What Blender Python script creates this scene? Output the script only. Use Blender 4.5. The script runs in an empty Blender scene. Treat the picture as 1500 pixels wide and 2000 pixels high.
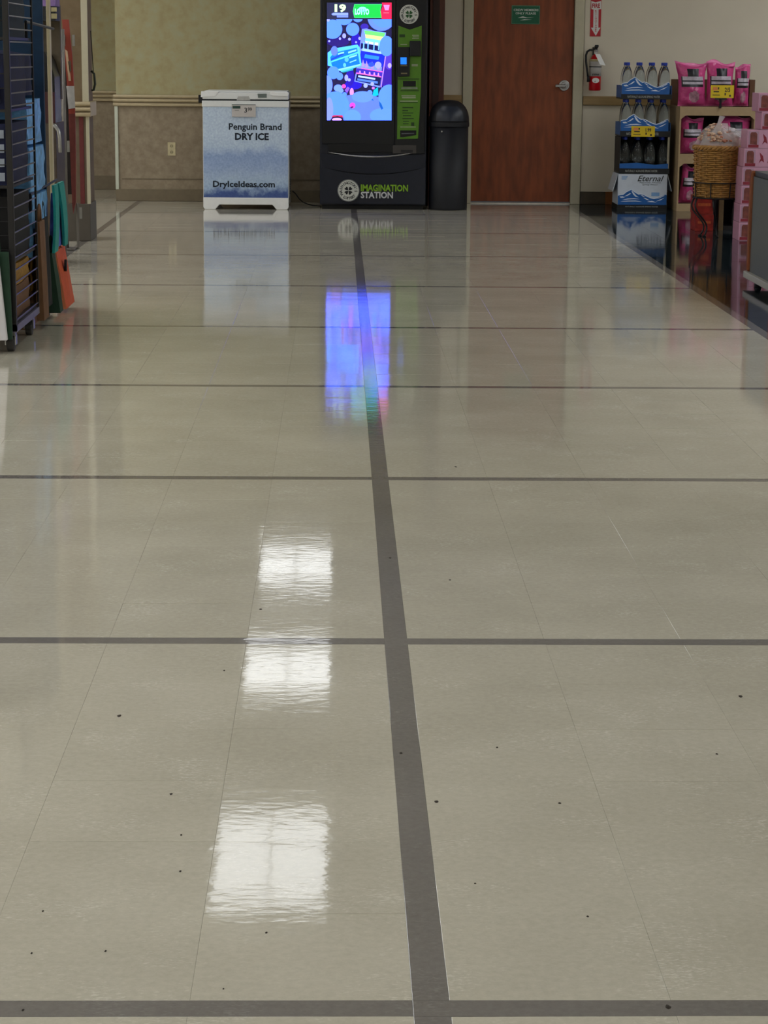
import bpy, math, random
from mathutils import Vector, Matrix
random.seed(7)
S = bpy.context.scene
COL = S.collection

# ------------------------------------------------------------------ camera
FPX, CAMH, PITCH, YAW, ROLL = 4212.85, 1.26681, 0.20831, 0.0222894, 0.0087783
FW = Vector((math.sin(YAW)*math.cos(PITCH), math.cos(YAW)*math.cos(PITCH), -math.sin(PITCH)))
RT = Vector((math.cos(YAW), -math.sin(YAW), 0.0)); UP = RT.cross(FW)
R2 = math.cos(ROLL)*RT + math.sin(ROLL)*UP; U2 = -math.sin(ROLL)*RT + math.cos(ROLL)*UP
cam = bpy.data.cameras.new('camera'); camo = bpy.data.objects.new('camera', cam); COL.objects.link(camo)
cam.sensor_fit = 'HORIZONTAL'; cam.sensor_width = 36.0; cam.lens = FPX/1500*36.0
cam.clip_start = 0.05; cam.clip_end = 100
mw = Matrix((( R2.x, U2.x, -FW.x, 0), (R2.y, U2.y, -FW.y, 0), (R2.z, U2.z, -FW.z, CAMH), (0, 0, 0, 1)))
camo.matrix_world = mw
S.camera = camo
# ------------------------------------------------------------------ world, exposure
W = bpy.data.worlds.new('world'); S.world = W; W.use_nodes = True
W.node_tree.nodes['Background'].inputs[0].default_value = (0.9, 0.93, 1.0, 1)
W.node_tree.nodes['Background'].inputs[1].default_value = 0.05
S.view_settings.view_transform = 'Standard'; S.view_settings.look = 'None'
S.view_settings.gamma = 1.0; S.view_settings.exposure = 0.25; S.view_settings.use_curve_mapping = False
LIGHT = 4.6           # radiance of a lit troffer diffuser
CEIL = 2.9
WALLY = 19.2

def at(x, y, Y):                       # photo pixel -> (X, Z) on the plane at depth Y
    d = FW + (x-750)/FPX*R2 - (y-1000)/FPX*U2
    t = Y/d.y
    return d.x*t, CAMH + d.z*t
def project(X, Y, Z):
    d = Vector((X, Y, Z-CAMH)); z = d.dot(FW)
    if z < 0.2: return None
    return 750+FPX*d.dot(R2)/z, 1000-FPX*d.dot(U2)/z

# ------------------------------------------------------------------ materials
def lin(c):
    return tuple((v/12.92 if v <= 0.04045 else ((v+0.055)/1.055)**2.4) for v in [k/255 for k in c])
MATS = {}
def mat(name, rgb, rough=0.5, metal=0.0, noise=0.12, scale=25.0, emit=0.0, spec=0.5, trans=0.0, ior=1.45, bump=0.0, bscale=60.0, alpha=1.0, coords='Object', stretch=(1, 1, 1)):
    """principled material; rgb is sRGB 0-255 of the surface itself, broken up by a little noise"""
    if name in MATS: return MATS[name]
    m = bpy.data.materials.new(name); m.use_nodes = True; MATS[name] = m
    nt = m.node_tree; N = nt.nodes; L = nt.links; b = N['Principled BSDF']
    c = lin(rgb)
    tc = N.new('ShaderNodeTexCoord'); mp = N.new('ShaderNodeMapping'); mp.inputs['Scale'].default_value = stretch
    L.new(tc.outputs[coords], mp.inputs[0])
    nz = N.new('ShaderNodeTexNoise'); nz.inputs['Scale'].default_value = scale; nz.inputs['Detail'].default_value = 4
    L.new(mp.outputs[0], nz.inputs['Vector'])
    rp = N.new('ShaderNodeValToRGB'); L.new(nz.outputs['Fac'], rp.inputs[0])
    rp.color_ramp.elements[0].position = 0.3; rp.color_ramp.elements[1].position = 0.7
    rp.color_ramp.elements[0].color = tuple(max(0, v*(1-noise)) for v in c)+(1,)
    rp.color_ramp.elements[1].color = tuple(min(1, v*(1+noise)) for v in c)+(1,)
    L.new(rp.outputs[0], b.inputs['Base Color'])
    b.inputs['Roughness'].default_value = rough; b.inputs['Metallic'].default_value = metal
    b.inputs['Specular IOR Level'].default_value = spec
    b.inputs['Transmission Weight'].default_value = trans; b.inputs['IOR'].default_value = ior
    b.inputs['Alpha'].default_value = alpha
    if emit:
        L.new(rp.outputs[0], b.inputs['Emission Color']); b.inputs['Emission Strength'].default_value = emit
    if bump:
        n2 = N.new('ShaderNodeTexNoise'); n2.inputs['Scale'].default_value = bscale; L.new(mp.outputs[0], n2.inputs['Vector'])
        bp = N.new('ShaderNodeBump'); bp.inputs['Strength'].default_value = 0.6; bp.inputs['Distance'].default_value = bump
        L.new(n2.outputs['Fac'], bp.inputs['Height']); L.new(bp.outputs[0], b.inputs['Normal'])
    return m
def mottled(name, ca, cb, cc, scale, rough=0.7):
    m = bpy.data.materials.new(name); m.use_nodes = True; MATS[name] = m
    nt = m.node_tree; N = nt.nodes; L = nt.links; b = N['Principled BSDF']
    g = N.new('ShaderNodeNewGeometry')
    a = N.new('ShaderNodeTexNoise'); a.inputs['Scale'].default_value = scale; a.inputs['Detail'].default_value = 5; a.inputs['Roughness'].default_value = 0.6
    L.new(g.outputs['Position'], a.inputs['Vector'])
    r = N.new('ShaderNodeValToRGB'); L.new(a.outputs['Fac'], r.inputs[0])
    e = r.color_ramp.elements; e[0].position = 0.33; e[1].position = 0.68
    e[0].color = lin(ca)+(1,); e[1].color = lin(cc)+(1,); k = e.new(0.5); k.color = lin(cb)+(1,)
    L.new(r.outputs[0], b.inputs['Base Color']); b.inputs['Roughness'].default_value = rough
    return m
def floor_mat(name, c0, c1, scuff, rough, ripple):
    """waxed vinyl tile: fine grain, pale scuffs and a faint ripple in the wax"""
    m = bpy.data.materials.new(name); m.use_nodes = True; MATS[name] = m
    nt = m.node_tree; N = nt.nodes; L = nt.links; b = N['Principled BSDF']
    g = N.new('ShaderNodeNewGeometry')
    def noise(sc, vecscale=(1, 1, 1), det=4, rgh=0.55):
        mp = N.new('ShaderNodeMapping'); mp.inputs['Scale'].default_value = vecscale; L.new(g.outputs['Position'], mp.inputs[0])
        n = N.new('ShaderNodeTexNoise'); n.inputs['Scale'].default_value = sc; n.inputs['Detail'].default_value = det; n.inputs['Roughness'].default_value = rgh
        L.new(mp.outputs[0], n.inputs['Vector']); return n
    grain = noise(70, (1, 1, 1), 4, 0.7); cloud = noise(2.2, (1, 1, 1), 3)
    ad = N.new('ShaderNodeMath'); ad.operation = 'ADD'; L.new(grain.outputs['Fac'], ad.inputs[0]); L.new(cloud.outputs['Fac'], ad.inputs[1])
    att = N.new('ShaderNodeAttribute'); att.attribute_name = 'tone'
    oi = N.new('ShaderNodeObjectInfo'); sp = N.new('ShaderNodeSeparateColor'); L.new(oi.outputs['Color'], sp.inputs[0])
    t1 = N.new('ShaderNodeMath'); t1.operation = 'ADD'; L.new(att.outputs['Fac'], t1.inputs[0]); L.new(sp.outputs[0], t1.inputs[1])
    t2 = N.new('ShaderNodeMath'); t2.operation = 'MULTIPLY_ADD'; L.new(t1.outputs[0], t2.inputs[0]); t2.inputs[1].default_value = 0.10; L.new(ad.outputs[0], t2.inputs[2])
    hf = N.new('ShaderNodeMath'); hf.operation = 'MULTIPLY'; hf.inputs[1].default_value = 0.5; L.new(t2.outputs[0], hf.inputs[0])
    r = N.new('ShaderNodeValToRGB'); L.new(hf.outputs[0], r.inputs[0]); e = r.color_ramp.elements
    e[0].position = 0.36; e[1].position = 0.68; e[0].color = lin(c0)+(1,); e[1].color = lin(c1)+(1,)
    sc = noise(5.0, (1, 1, 1), 6, 0.75); sg = noise(95, (1.0, 2.2, 1), 3, 0.6)
    ss = N.new('ShaderNodeMath'); ss.operation = 'MULTIPLY'; L.new(sc.outputs['Fac'], ss.inputs[0]); L.new(sg.outputs['Fac'], ss.inputs[1])
    r2 = N.new('ShaderNodeValToRGB'); L.new(ss.outputs[0], r2.inputs[0]); e = r2.color_ramp.elements
    e[0].position = 0.30; e[1].position = 0.43; e[0].color = (0, 0, 0, 1); e[1].color = (0.75, 0.75, 0.75, 1)
    mx = N.new('ShaderNodeMix'); mx.data_type = 'RGBA'; L.new(r2.outputs[0], mx.inputs['Factor']); L.new(r.outputs[0], mx.inputs['A']); mx.inputs['B'].default_value = lin(scuff)+(1,)
    L.new(mx.outputs['Result'], b.inputs['Base Color'])
    rr = N.new('ShaderNodeMapRange'); rr.inputs['To Min'].default_value = rough*0.7; rr.inputs['To Max'].default_value = rough*1.4; L.new(sc.outputs['Fac'], rr.inputs['Value']); L.new(rr.outputs[0], b.inputs['Roughness'])
    b.inputs['IOR'].default_value = 1.43
    rip = noise(42, (0.6, 1.2, 1), 3, 0.55); big = noise(7, (1, 1, 1), 2, 0.5)
    bm = N.new('ShaderNodeMath'); bm.operation = 'MULTIPLY_ADD'; L.new(big.outputs['Fac'], bm.inputs[0]); bm.inputs[1].default_value = 2.0; L.new(rip.outputs['Fac'], bm.inputs[2])
    bp = N.new('ShaderNodeBump'); bp.inputs['Strength'].default_value = 1.0; bp.inputs['Distance'].default_value = ripple; L.new(bm.outputs[0], bp.inputs['Height']); L.new(bp.outputs[0], b.inputs['Normal'])
    return m

# ------------------------------------------------------------------ mesh builder
_txt = {}
def text_mesh(s, shear=0.0, bold=0.0):
    key = (s, shear, bold)
    if key in _txt: return _txt[key]
    cu = bpy.data.curves.new('lettering', 'FONT'); cu.body = s; cu.size = 1; cu.shear = shear; cu.offset = bold; cu.resolution_u = 2
    o = bpy.data.objects.new('lettering', cu); COL.objects.link(o)
    dg = bpy.context.evaluated_depsgraph_get(); dg.update()
    me = bpy.data.meshes.new_from_object(o.evaluated_get(dg))
    vs = [(v.co.x, v.co.y) for v in me.vertices]; fs = [tuple(p.vertices) for p in me.polygons]
    bpy.data.objects.remove(o); bpy.data.curves.remove(cu); bpy.data.meshes.remove(me)
    _txt[key] = (vs, fs); return vs, fs
class MB:
    def __init__(s): s.v = []; s.f = []; s.m = []
    def add(s, vs, fs, m=0):
        o = len(s.v); s.v += [tuple(v) for v in vs]
        for f in fs: s.f.append(tuple(i+o for i in f)); s.m.append(m)
        return s
    def box(s, x0, x1, y0, y1, z0, z1, m=0):
        v = [(x, y, z) for z in (z0, z1) for y in (y0, y1) for x in (x0, x1)]
        return s.add(v, [(0, 2, 3, 1), (4, 5, 7, 6), (0, 1, 5, 4), (2, 6, 7, 3), (0, 4, 6, 2), (1, 3, 7, 5)], m)
    def hexa(s, a, b, m=0):          # a, b: two quads (4 points each) joined
        return s.add(list(a)+list(b), [(3, 2, 1, 0), (4, 5, 6, 7), (0, 1, 5, 4), (1, 2, 6, 5), (2, 3, 7, 6), (3, 0, 4, 7)], m)
    def poly(s, pts, y, d=0.001, m=0):   # outline in X,Z extruded in Y from y back to y+d
        n = len(pts)
        ar = sum(pts[i][0]*pts[(i+1) % n][1]-pts[(i+1) % n][0]*pts[i][1] for i in range(n))
        if ar < 0: pts = pts[::-1]
        v = [(p[0], y, p[1]) for p in pts]+[(p[0], y+d, p[1]) for p in pts]
        f = [tuple(range(n)), tuple(range(2*n-1, n-1, -1))]+[(i, i+n, (i+1) % n+n, (i+1) % n) for i in range(n)]
        return s.add(v, f, m)
    def polx(s, pts, x, d=0.001, m=0):   # outline in Y,Z, front at x facing +X, back at x-d
        n = len(pts)
        v = [(x, p[0], p[1]) for p in pts]+[(x-d, p[0], p[1]) for p in pts]
        f = [tuple(range(n)), tuple(range(2*n-1, n-1, -1))]+[(i, i+n, (i+1) % n+n, (i+1) % n) for i in range(n)]
        return s.add(v, f, m)
    def ring(s, cx, cy, prof, n=24, m=0, sx=1.0, sy=1.0, a0=0.0, a1=2*math.pi):   # lathe, prof = [(r,z)]
        full = abs(a1-a0-2*math.pi) < 1e-6; k = n if full else n+1
        v = []
        for r, z in prof:
            for i in range(k):
                a = a0+(a1-a0)*i/n; v.append((cx+r*sx*math.cos(a), cy+r*sy*math.sin(a), z))
        f = []
        for j in range(len(prof)-1):
            for i in range(n):
                i2 = (i+1) % k
                f.append((j*k+i, j*k+i2, (j+1)*k+i2, (j+1)*k+i))
        if full:
            if prof[0][0] > 1e-6: f.append(tuple(range(k-1, -1, -1)))
            if prof[-1][0] > 1e-6: f.append(tuple((len(prof)-1)*k+i for i in range(k)))
        return s.add(v, f, m)
    def disc(s, cx, cz, r, y, d=0.002, m=0, n=28, rz=None):
        rz = rz or r
        return s.poly([(cx+r*math.cos(2*math.pi*i/n), cz+rz*math.sin(2*math.pi*i/n)) for i in range(n)], y, d, m)
    def tube(s, path, r, n=8, m=0, closed=False):
        P = [Vector(p) for p in path]; k = len(P); v = []; f = []
        up = None
        for i, p in enumerate(P):
            t = (P[(i+1) % k]-P[i-1]) if closed else (P[min(i+1, k-1)]-P[max(i-1, 0)])
            t.normalize()
            if up is None: up = Vector((0, 0, 1)) if abs(t.z) < 0.9 else Vector((0, 1, 0))
            a = t.cross(up)
            if a.length < 1e-4: a = t.cross(Vector((1, 0.3, 0)))
            a.normalize(); b = a.cross(t); b.normalize(); up = b
            rr = r[i] if isinstance(r, (list, tuple)) else r
            for j in range(n):
                q = 2*math.pi*j/n; v.append(p+a*rr*math.cos(q)+b*rr*math.sin(q))
        kk = k if closed else k-1
        for i in range(kk):
            for j in range(n):
                i2 = (i+1) % k; f.append((i*n+j, i*n+(j+1) % n, i2*n+(j+1) % n, i2*n+j))
        if not closed: f += [tuple(range(n-1, -1, -1)), tuple((k-1)*n+j for j in range(n))]
        return s.add(v, f, m)
    def text(s, t, x0, x1, z0, z1, y, m=0, shear=0.0, bold=0.0, d=0.0):   # fitted into a rectangle, facing the camera
        vs, fs = text_mesh(t, shear, bold)
        if not vs: return s
        a = min(v[0] for v in vs); b = max(v[0] for v in vs); c = min(v[1] for v in vs); e = max(v[1] for v in vs)
        return s.add([(x0+(v[0]-a)/(b-a)*(x1-x0), y, z0+(v[1]-c)/(e-c)*(z1-z0)) for v in vs], fs, m)
    def ringtext(s, t, cx, cz, r, size, y, a0, a1, m=0, inward=False):
        n = len(t)
        for i, ch in enumerate(t):
            if ch == ' ': continue
            a = a0+(a1-a0)*i/max(1, n-1)
            vs, fs = text_mesh(ch, 0.0, 0.03)
            w = max(v[0] for v in vs)
            rot = a-math.pi/2 if not inward else a+math.pi/2
            out = []
            for vx, vy in vs:
                px_ = (vx-w/2)*size; py_ = (vy-0.35)*size
                out.append((cx+r*math.cos(a)+px_*math.cos(rot)-py_*math.sin(rot), y, cz+r*math.sin(a)+px_*math.sin(rot)+py_*math.cos(rot)))
            s.add(out, fs, m)
        return s
    def build(s, name, mats, parent=None, loc=None, bevel=0.0, smooth=False, seg=2):
        if not isinstance(mats, (list, tuple)): mats = [mats]
        base = WL[parent.name] if parent else Vector(loc if loc is not None else (0, 0, 0))
        me = bpy.data.meshes.new(name)
        me.from_pydata([(v[0]-base.x, v[1]-base.y, v[2]-base.z) for v in s.v], [], s.f)
        for q in mats: me.materials.append(q)
        me.polygons.foreach_set('material_index', s.m)
        if smooth: me.polygons.foreach_set('use_smooth', [True]*len(s.f))
        me.update()
        o = bpy.data.objects.new(name, me); COL.objects.link(o)
        if parent: o.parent = parent
        else: o.location = base
        WL[o.name] = base
        if bevel:
            bv = o.modifiers.new('bevel', 'BEVEL'); bv.width = bevel; bv.segments = seg; bv.limit_method = 'ANGLE'; bv.angle_limit = 0.6
            if hasattr(bv, 'harden_normals'): bv.harden_normals = False
        return o
WL = {}
def tag(o, label=None, cat=None, group=None, kind=None):
    if label: o['label'] = label
    if cat: o['category'] = cat
    if group: o['group'] = group
    if kind: o['kind'] = kind
    return o
def thing(name, loc, label, cat, group=None):
    o = bpy.data.objects.new(name, None); COL.objects.link(o); o.location = loc; o.empty_display_size = 0.1
    WL[o.name] = Vector(loc)
    return tag(o, label, cat, group)
def copy_tree(o, loc, label=None, parent=None):
    c = o.copy(); COL.objects.link(c); c.parent = parent
    if parent is None: c.location = loc
    WL[c.name] = Vector(loc)
    if label: c['label'] = label
    for ch in list(o.children): copy_tree(ch, loc, None, c)
    return c
def struct(o): o['kind'] = 'structure'; return o
def clip(pts, x0, x1, z0, z1):
    def cut(p, ins, inter):
        out = []
        for i in range(len(p)):
            a, b = p[i-1], p[i]
            if ins(b):
                if not ins(a): out.append(inter(a, b))
                out.append(b)
            elif ins(a): out.append(inter(a, b))
        return out
    def ix(c): return lambda a, b: (c, a[1]+(b[1]-a[1])*(c-a[0])/(b[0]-a[0]))
    def iz(c): return lambda a, b: (a[0]+(b[0]-a[0])*(c-a[1])/(b[1]-a[1]), c)
    for ins, inter in ((lambda q: q[0] >= x0, ix(x0)), (lambda q: q[0] <= x1, ix(x1)), (lambda q: q[1] >= z0, iz(z0)), (lambda q: q[1] <= z1, iz(z1))):
        if len(pts) < 3: return []
        pts = cut(pts, ins, inter)
    return pts

# ================================================================== STRUCTURE
TILE = 0.3048; SW = 0.0508; PER = 6*TILE+SW; XS = 0.10626; Y0 = 2.70409
M_tile = floor_mat('vinyl tile', (182, 176, 160), (202, 196, 180), (222, 218, 206), 0.05, 1.7e-4)
M_strip = floor_mat('grey vinyl strip', (112, 107, 103), (128, 123, 119), (140, 136, 132), 0.05, 1.7e-4)
M_dark = floor_mat('dark green vinyl tile', (24, 33, 37), (34, 43, 47), (44, 53, 57), 0.05, 1.2e-4)
M_joint = mat('tile joint', (136, 129, 117), 0.8)
fl = MB().box(XS-3*PER, 7.0, -4.0, 22.0, -0.06, -0.0032).build('floor', M_joint); struct(fl)
def tile_geo(mb, x0, x1, y0, y1, dz=0.0, tx=0.0, ty=0.0):
    g, c, h = 0.00015, 0.0004, 0.0002
    x0 += g; x1 -= g; y0 += g; y1 -= g
    cx, cy = (x0+x1)/2, (y0+y1)/2
    def P(x, y, z): return (x, y, z+dz+tx*(x-cx)+ty*(y-cy))
    v = [P(x0, y0, -0.003), P(x1, y0, -0.003), P(x1, y1, -0.003), P(x0, y1, -0.003),
         P(x0, y0, -h), P(x1, y0, -h), P(x1, y1, -h), P(x0, y1, -h),
         P(x0+c, y0+c, 0), P(x1-c, y0+c, 0), P(x1-c, y1-c, 0), P(x0+c, y1-c, 0)]
    mb.add(v, [(0, 1, 5, 4), (1, 2, 6, 5), (2, 3, 7, 6), (3, 0, 4, 7), (4, 5, 9, 8), (5, 6, 10, 9), (6, 7, 11, 10), (7, 4, 8, 11), (8, 9, 10, 11)])
cells = []
for fx in range(-3, 1):
    for fy in range(-4, 11):
        for i in range(6):
            for j in range(6):
                x0 = XS+fx*PER+SW+i*TILE; y0 = Y0+fy*PER+SW+j*TILE
                if y0+TILE > 21.9 or y0 < -3.9: continue
                pr = [project(a, b, 0) for a, b in ((x0, y0), (x0+TILE, y0), (x0+TILE, y0+TILE), (x0, y0+TILE))]
                area = 0.0
                if None not in pr:
                    q = clip(pr, 0, 1500, 0, 2000)
                    area = abs(sum(q[k-1][0]*q[k][1]-q[k][0]*q[k-1][1] for k in range(len(q))))/2 if len(q) > 2 else 0
                cells.append((area, x0, y0))
cells.sort(reverse=True)
tb = MB(); tile_geo(tb, -TILE/2, TILE/2, -TILE/2, TILE/2); tfirst = None
for a, x0, y0 in cells[:300]:
    if tfirst is None:
        t = tb.build('floor_tile', M_tile, fl); tfirst = t
    else:
        t = tfirst.copy(); COL.objects.link(t); t.parent = fl
    t.location = (x0+TILE/2, y0+TILE/2, 0)
    t.rotation_euler = (random.gauss(0, 0.0011), random.gauss(0, 0.0007), 0)
    t.color = (random.random(), 0, 0, 1)
fb = MB(); tones = []
for a, x0, y0 in cells[300:]:
    n = len(fb.f); tile_geo(fb, x0, x0+TILE, y0, y0+TILE, 0, random.gauss(0, 0.0007), random.gauss(0, 0.0007)); tones += [random.random()]*(len(fb.f)-n)
fo = fb.build('floor_tile_field', M_tile, fl); fo['kind'] = 'stuff'; fo.color = (0, 0, 0, 1)
at_ = fo.data.attributes.new('tone', 'FLOAT', 'FACE'); at_.data.foreach_set('value', tones)
sb = MB(); tile_geo(sb, -PER/2, PER/2, -SW/2, SW/2); sl = MB(); tile_geo(sl, -SW/2, SW/2, -3*TILE, 3*TILE)
s1 = s2 = None
for fy in range(-3, 11):
    for fx in range(-3, 1):
        yy = Y0+fy*PER+SW/2
        if yy < 21.9:
            if s1 is None: s1 = o = sb.build('floor_strip', M_strip, fl)
            else: o = s1.copy(); COL.objects.link(o); o.parent = fl
            o.location = (XS+fx*PER+SW+3*TILE-SW/2+(0 if fx < 1 else 0), yy, 0); o.color = (random.random(), 0, 0, 1)
    for fx in range(-2, 2):
        yy = Y0+fy*PER+SW+3*TILE
        if yy < 21.0:
            if s2 is None: s2 = o = sl.build('floor_strip', M_strip, fl)
            else: o = s2.copy(); COL.objects.link(o); o.parent = fl
            o.location = (XS+fx*PER+SW/2, yy, 0); o.color = (random.random(), 0, 0, 1)
# the border strip squares along the dark floor
cb = MB()
for fy in range(-3, 11):
    yy = Y0+fy*PER
    if yy < 21.9: tile_geo(cb, XS+PER, XS+PER+SW, yy, yy+SW)
cb.build('border_strip', M_strip, fl).color = (0.5, 0, 0, 1)
db = MB(); x = XS+PER+SW
while x < 6.9:
    y = -3.9
    while y < 21.6:
        tile_geo(db, x, x+TILE, y, y+TILE, 0, random.gauss(0, 0.0006), random.gauss(0, 0.0006)); y += TILE
    x += TILE
do = db.build('dark_floor_tile_field', M_dark, fl); do['kind'] = 'stuff'

M_wall_cream = mat('cream painted wall', (212, 203, 184), 0.75, noise=0.03, scale=3)
M_paper = mottled('yellow mottled wallcovering', (160, 148, 108), (167, 158, 119), (166, 163, 130), 12.0)
M_wains = mottled('brown mottled wainscot', (135, 120, 99), (145, 130, 109), (156, 142, 120), 18.0)
M_rail = mat('tan moulding', (184, 168, 136), 0.45, noise=0.05)
M_base = mat('brown vinyl base', (116, 104, 84), 0.5, noise=0.06)
M_ceil = mat('white ceiling tile', (216, 216, 210), 0.9, noise=0.05, scale=80)
M_woodrail = mat('varnished wood bumper', (150, 124, 82), 0.4, noise=0.15, scale=12, stretch=(0.2, 1, 4))
M_guard = mat('clear corner guard', (196, 200, 184), 0.3, noise=0.03)
M_doorwood = mat('reddish brown door veneer', (130, 64, 30), 0.42, noise=0.30, scale=5, stretch=(3.5, 1, 0.7))
M_darkwood = mat('dark red wood', (92, 48, 34), 0.4, noise=0.25, scale=8, stretch=(3, 1, 0.4))
M_frame = mat('cream door frame', (190, 183, 158), 0.45, noise=0.03)
M_metal = mat('brushed steel', (170, 170, 170), 0.3, 1.0, noise=0.06)
M_black = mat('black plastic', (16, 18, 22), 0.45, noise=0.2)
M_white = mat('white enamel', (244, 245, 245), 0.32, noise=0.02)

DX0, DX1 = 1.168, 2.048          # door opening in the back wall
ZR0, ZR1 = 0.825, 0.925          # chair rail
wb = MB()
wb.box(-1.94, DX0-0.09, WALLY, WALLY+0.2, 0, CEIL, 0).box(DX1+0.09, 8.0, WALLY, WALLY+0.2, 0, CEIL, 0).box(DX0-0.09, DX1+0.09, WALLY, WALLY+0.2, 2.2, CEIL, 0)
wall = struct(wb.build('wall_back', M_wall_cream))
wl = struct(MB().box(-1.94, 0.78, WALLY-0.008, WALLY, ZR0, CEIL, 0).box(-1.94, 0.78, WALLY-0.012, WALLY, 0.10, ZR0, 1).build('wall_covering', [M_paper, M_wains]))
# a shallow horizontal seam low on the wainscot
MB().box(-1.90, 0.0, WALLY-0.016, WALLY-0.012, 0.19, 0.197).build('seam_bead', M_base, wl)
def rail(name, x0, x1, y, z0, mats, steps=((0.0, 0.018), (0.016, 0.034), (0.040, 0.024), (0.052, 0.04), (0.076, 0.028), (0.086, 0.016))):
    mb = MB()
    pr = [(0, 0.0), (0.02, 0.0), (0.032, 0.006), (0.034, 0.018), (0.028, 0.026), (0.008, 0.03), (0.008, 0.035), (0.034, 0.04), (0.04, 0.05), (0.034, 0.06), (0.008, 0.065), (0.008, 0.07), (0.028, 0.074), (0.034, 0.084), (0.03, 0.096), (0.006, 0.1), (0, 0.1)]
    v = [(x, y-d, z0+z) for x in (x0, x1) for d, z in pr]; n = len(pr)
    mb.add(v, [(i, i+1, n+i+1, n+i) for i in range(n-1)]+[tuple(range(n-1, -1, -1)), tuple(range(n, 2*n))])
    return mb.build(name, mats)
struct(rail('trim_1', -1.965, 0.0, WALLY-0.012, ZR0-0.005, M_rail))
struct(MB().box(-1.955, -0.02, WALLY-0.022, WALLY-0.012, 0, 0.105).build('baseboard_back', M_base, bevel=0.004))
struct(MB().box(-1.955, -1.925, WALLY-0.03, WALLY+0.02, 0.10, ZR0).build('trim_2', M_guard, bevel=0.005))
# recess to the left: deeper wall and return
wr = struct(MB().box(-5.5, -1.94, 20.8, 21.0, 0, ZR0, 1).box(-5.5, -1.94, 20.8, 21.0, ZR0, CEIL, 0).box(-1.94, -1.9, WALLY+0.2, 21.0, 0, ZR0, 1).box(-1.94, -1.9, WALLY+0.2, 21.0, ZR0, CEIL, 0).build('wall_recess', [M_paper, M_wains]))
struct(rail('trim_3', -5.5, -1.95, 20.8, ZR0+0.0, M_rail))
struct(MB().box(-5.5, -1.95, 20.785, 20.8, 0, 0.13).build('baseboard_recess', M_base, bevel=0.004))
struct(MB().box(XS-3*PER-0.1, XS-3*PER, -4.2, 21.0, 0, CEIL).build('wall_left', M_wall_cream))
struct(MB().box(7.0, 7.1, -4.2, WALLY, 0, CEIL).build('wall_right', M_wall_cream))
struct(MB().box(XS-3*PER, 7.0, -4.2, -4.0, 0, CEIL).build('wall_front', M_wall_cream))
struct(MB().box(XS-3*PER-0.1, 8.0, -4.2, 21.0, CEIL, CEIL+0.1).build('ceiling', M_ceil))
# wall end column on the left
CY = 15.0
M_coltop = mottled('tan column paper', (104, 86, 60), (112, 94, 68), (120, 102, 76), 8.0)
M_collow = mottled('brown column paper', (96, 80, 62), (104, 88, 70), (112, 96, 78), 8.0)
M_colbase = mat('grey column base', (84, 78, 70), 0.5, noise=0.05)
col = struct(MB().box(-2.2, -1.715, CY, CY+0.35, ZR0, CEIL, 0).box(-2.2, -1.715, CY, CY+0.35, 0.25, ZR0, 1).build('wall_column', [M_coltop, M_collow]))
struct(rail('trim_4', -2.2, -1.69, CY, 0.845, M_rail))
struct(MB().box(-1.73, -1.69, CY+0.0, CY+0.35, 0.845, 0.945).build('trim_5', M_rail, bevel=0.006))
struct(MB().box(-2.2, -1.705, CY-0.015, CY+0.36, 0, 0.255).build('baseboard_column', M_colbase, bevel=0.004))
struct(MB().box(-1.745, -1.703, CY-0.006, CY+0.02, 0.945, CEIL, 0).box(-1.725, -1.703, CY-0.006, CY+0.02, 0.255, 0.845, 0).build('trim_6', M_frame))
struct(MB().box(-1.772, -1.742, CY-0.005, CY, 0.255, 0.845).build('trim_7', mat('maroon wall stripe', (104, 44, 44), 0.5)))
# right part of the back wall: wood bumper and base
struct(MB().box(DX1+0.09, 3.4, WALLY-0.03, WALLY, 0.86, 0.94).build('trim_8', M_woodrail, bevel=0.008))
struct(MB().box(0.9, DX0-0.09, WALLY-0.03, WALLY, 0.86, 0.94).build('trim_9', M_woodrail, bevel=0.008))
struct(MB().box(DX1+0.09, 2.36, WALLY-0.012, WALLY, 0.0, 0.11, 0).box(2.36, 2.44, WALLY-0.014, WALLY, 0.0, 0.11, 1).box(2.44, 7.0, WALLY-0.012, WALLY, 0.0, 0.11, 0).build('baseboard_right', [mat('dark brown vinyl base', (74, 64, 50), 0.5), mat('orange brown wood base', (120, 70, 26), 0.5)], bevel=0.003))
struct(MB().box(0.775, 0.9, 18.80, WALLY, 0, CEIL, 0).box(0.80, 0.855, 18.79, 18.80, 0, CEIL, 1).build('trim_10', [M_darkwood, mat('near black wood inlay', (52, 26, 20), 0.4)]))
# door
dr = thing('door_1', ((DX0+DX1)/2, WALLY, 0), None, None); dr['kind'] = 'structure'
MB().box(DX0+0.003, DX1-0.003, WALLY+0.02, WALLY+0.065, 0.018, 2.15).build('door_leaf', M_doorwood, dr, bevel=0.002)
MB().box(DX0-0.085, DX0, WALLY-0.025, WALLY+0.1, 0, 2.2).box(DX1, DX1+0.085, WALLY-0.025, WALLY+0.1, 0, 2.2).box(DX0, DX1, WALLY-0.025, WALLY+0.1, 2.15, 2.2).build('door_frame', M_frame, dr, bevel=0.004)
MB().box(DX0, DX1, WALLY-0.01, WALLY+0.1, 0, 0.009).build('threshold', mat('pale aluminium threshold', (200, 196, 186), 0.35, 0.6), dr)
kx, kz = at(1102, 167, WALLY)
hd = MB()
for k in range(1): hd.disc(kx, kz, 0.046, WALLY-0.002, 0.022, 0, 32)
hd.disc(kx, kz, 0.03, WALLY-0.02, 0.02, 0, 24)
h1 = hd.build('handle_rose', M_metal, dr, bevel=0.003)
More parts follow.
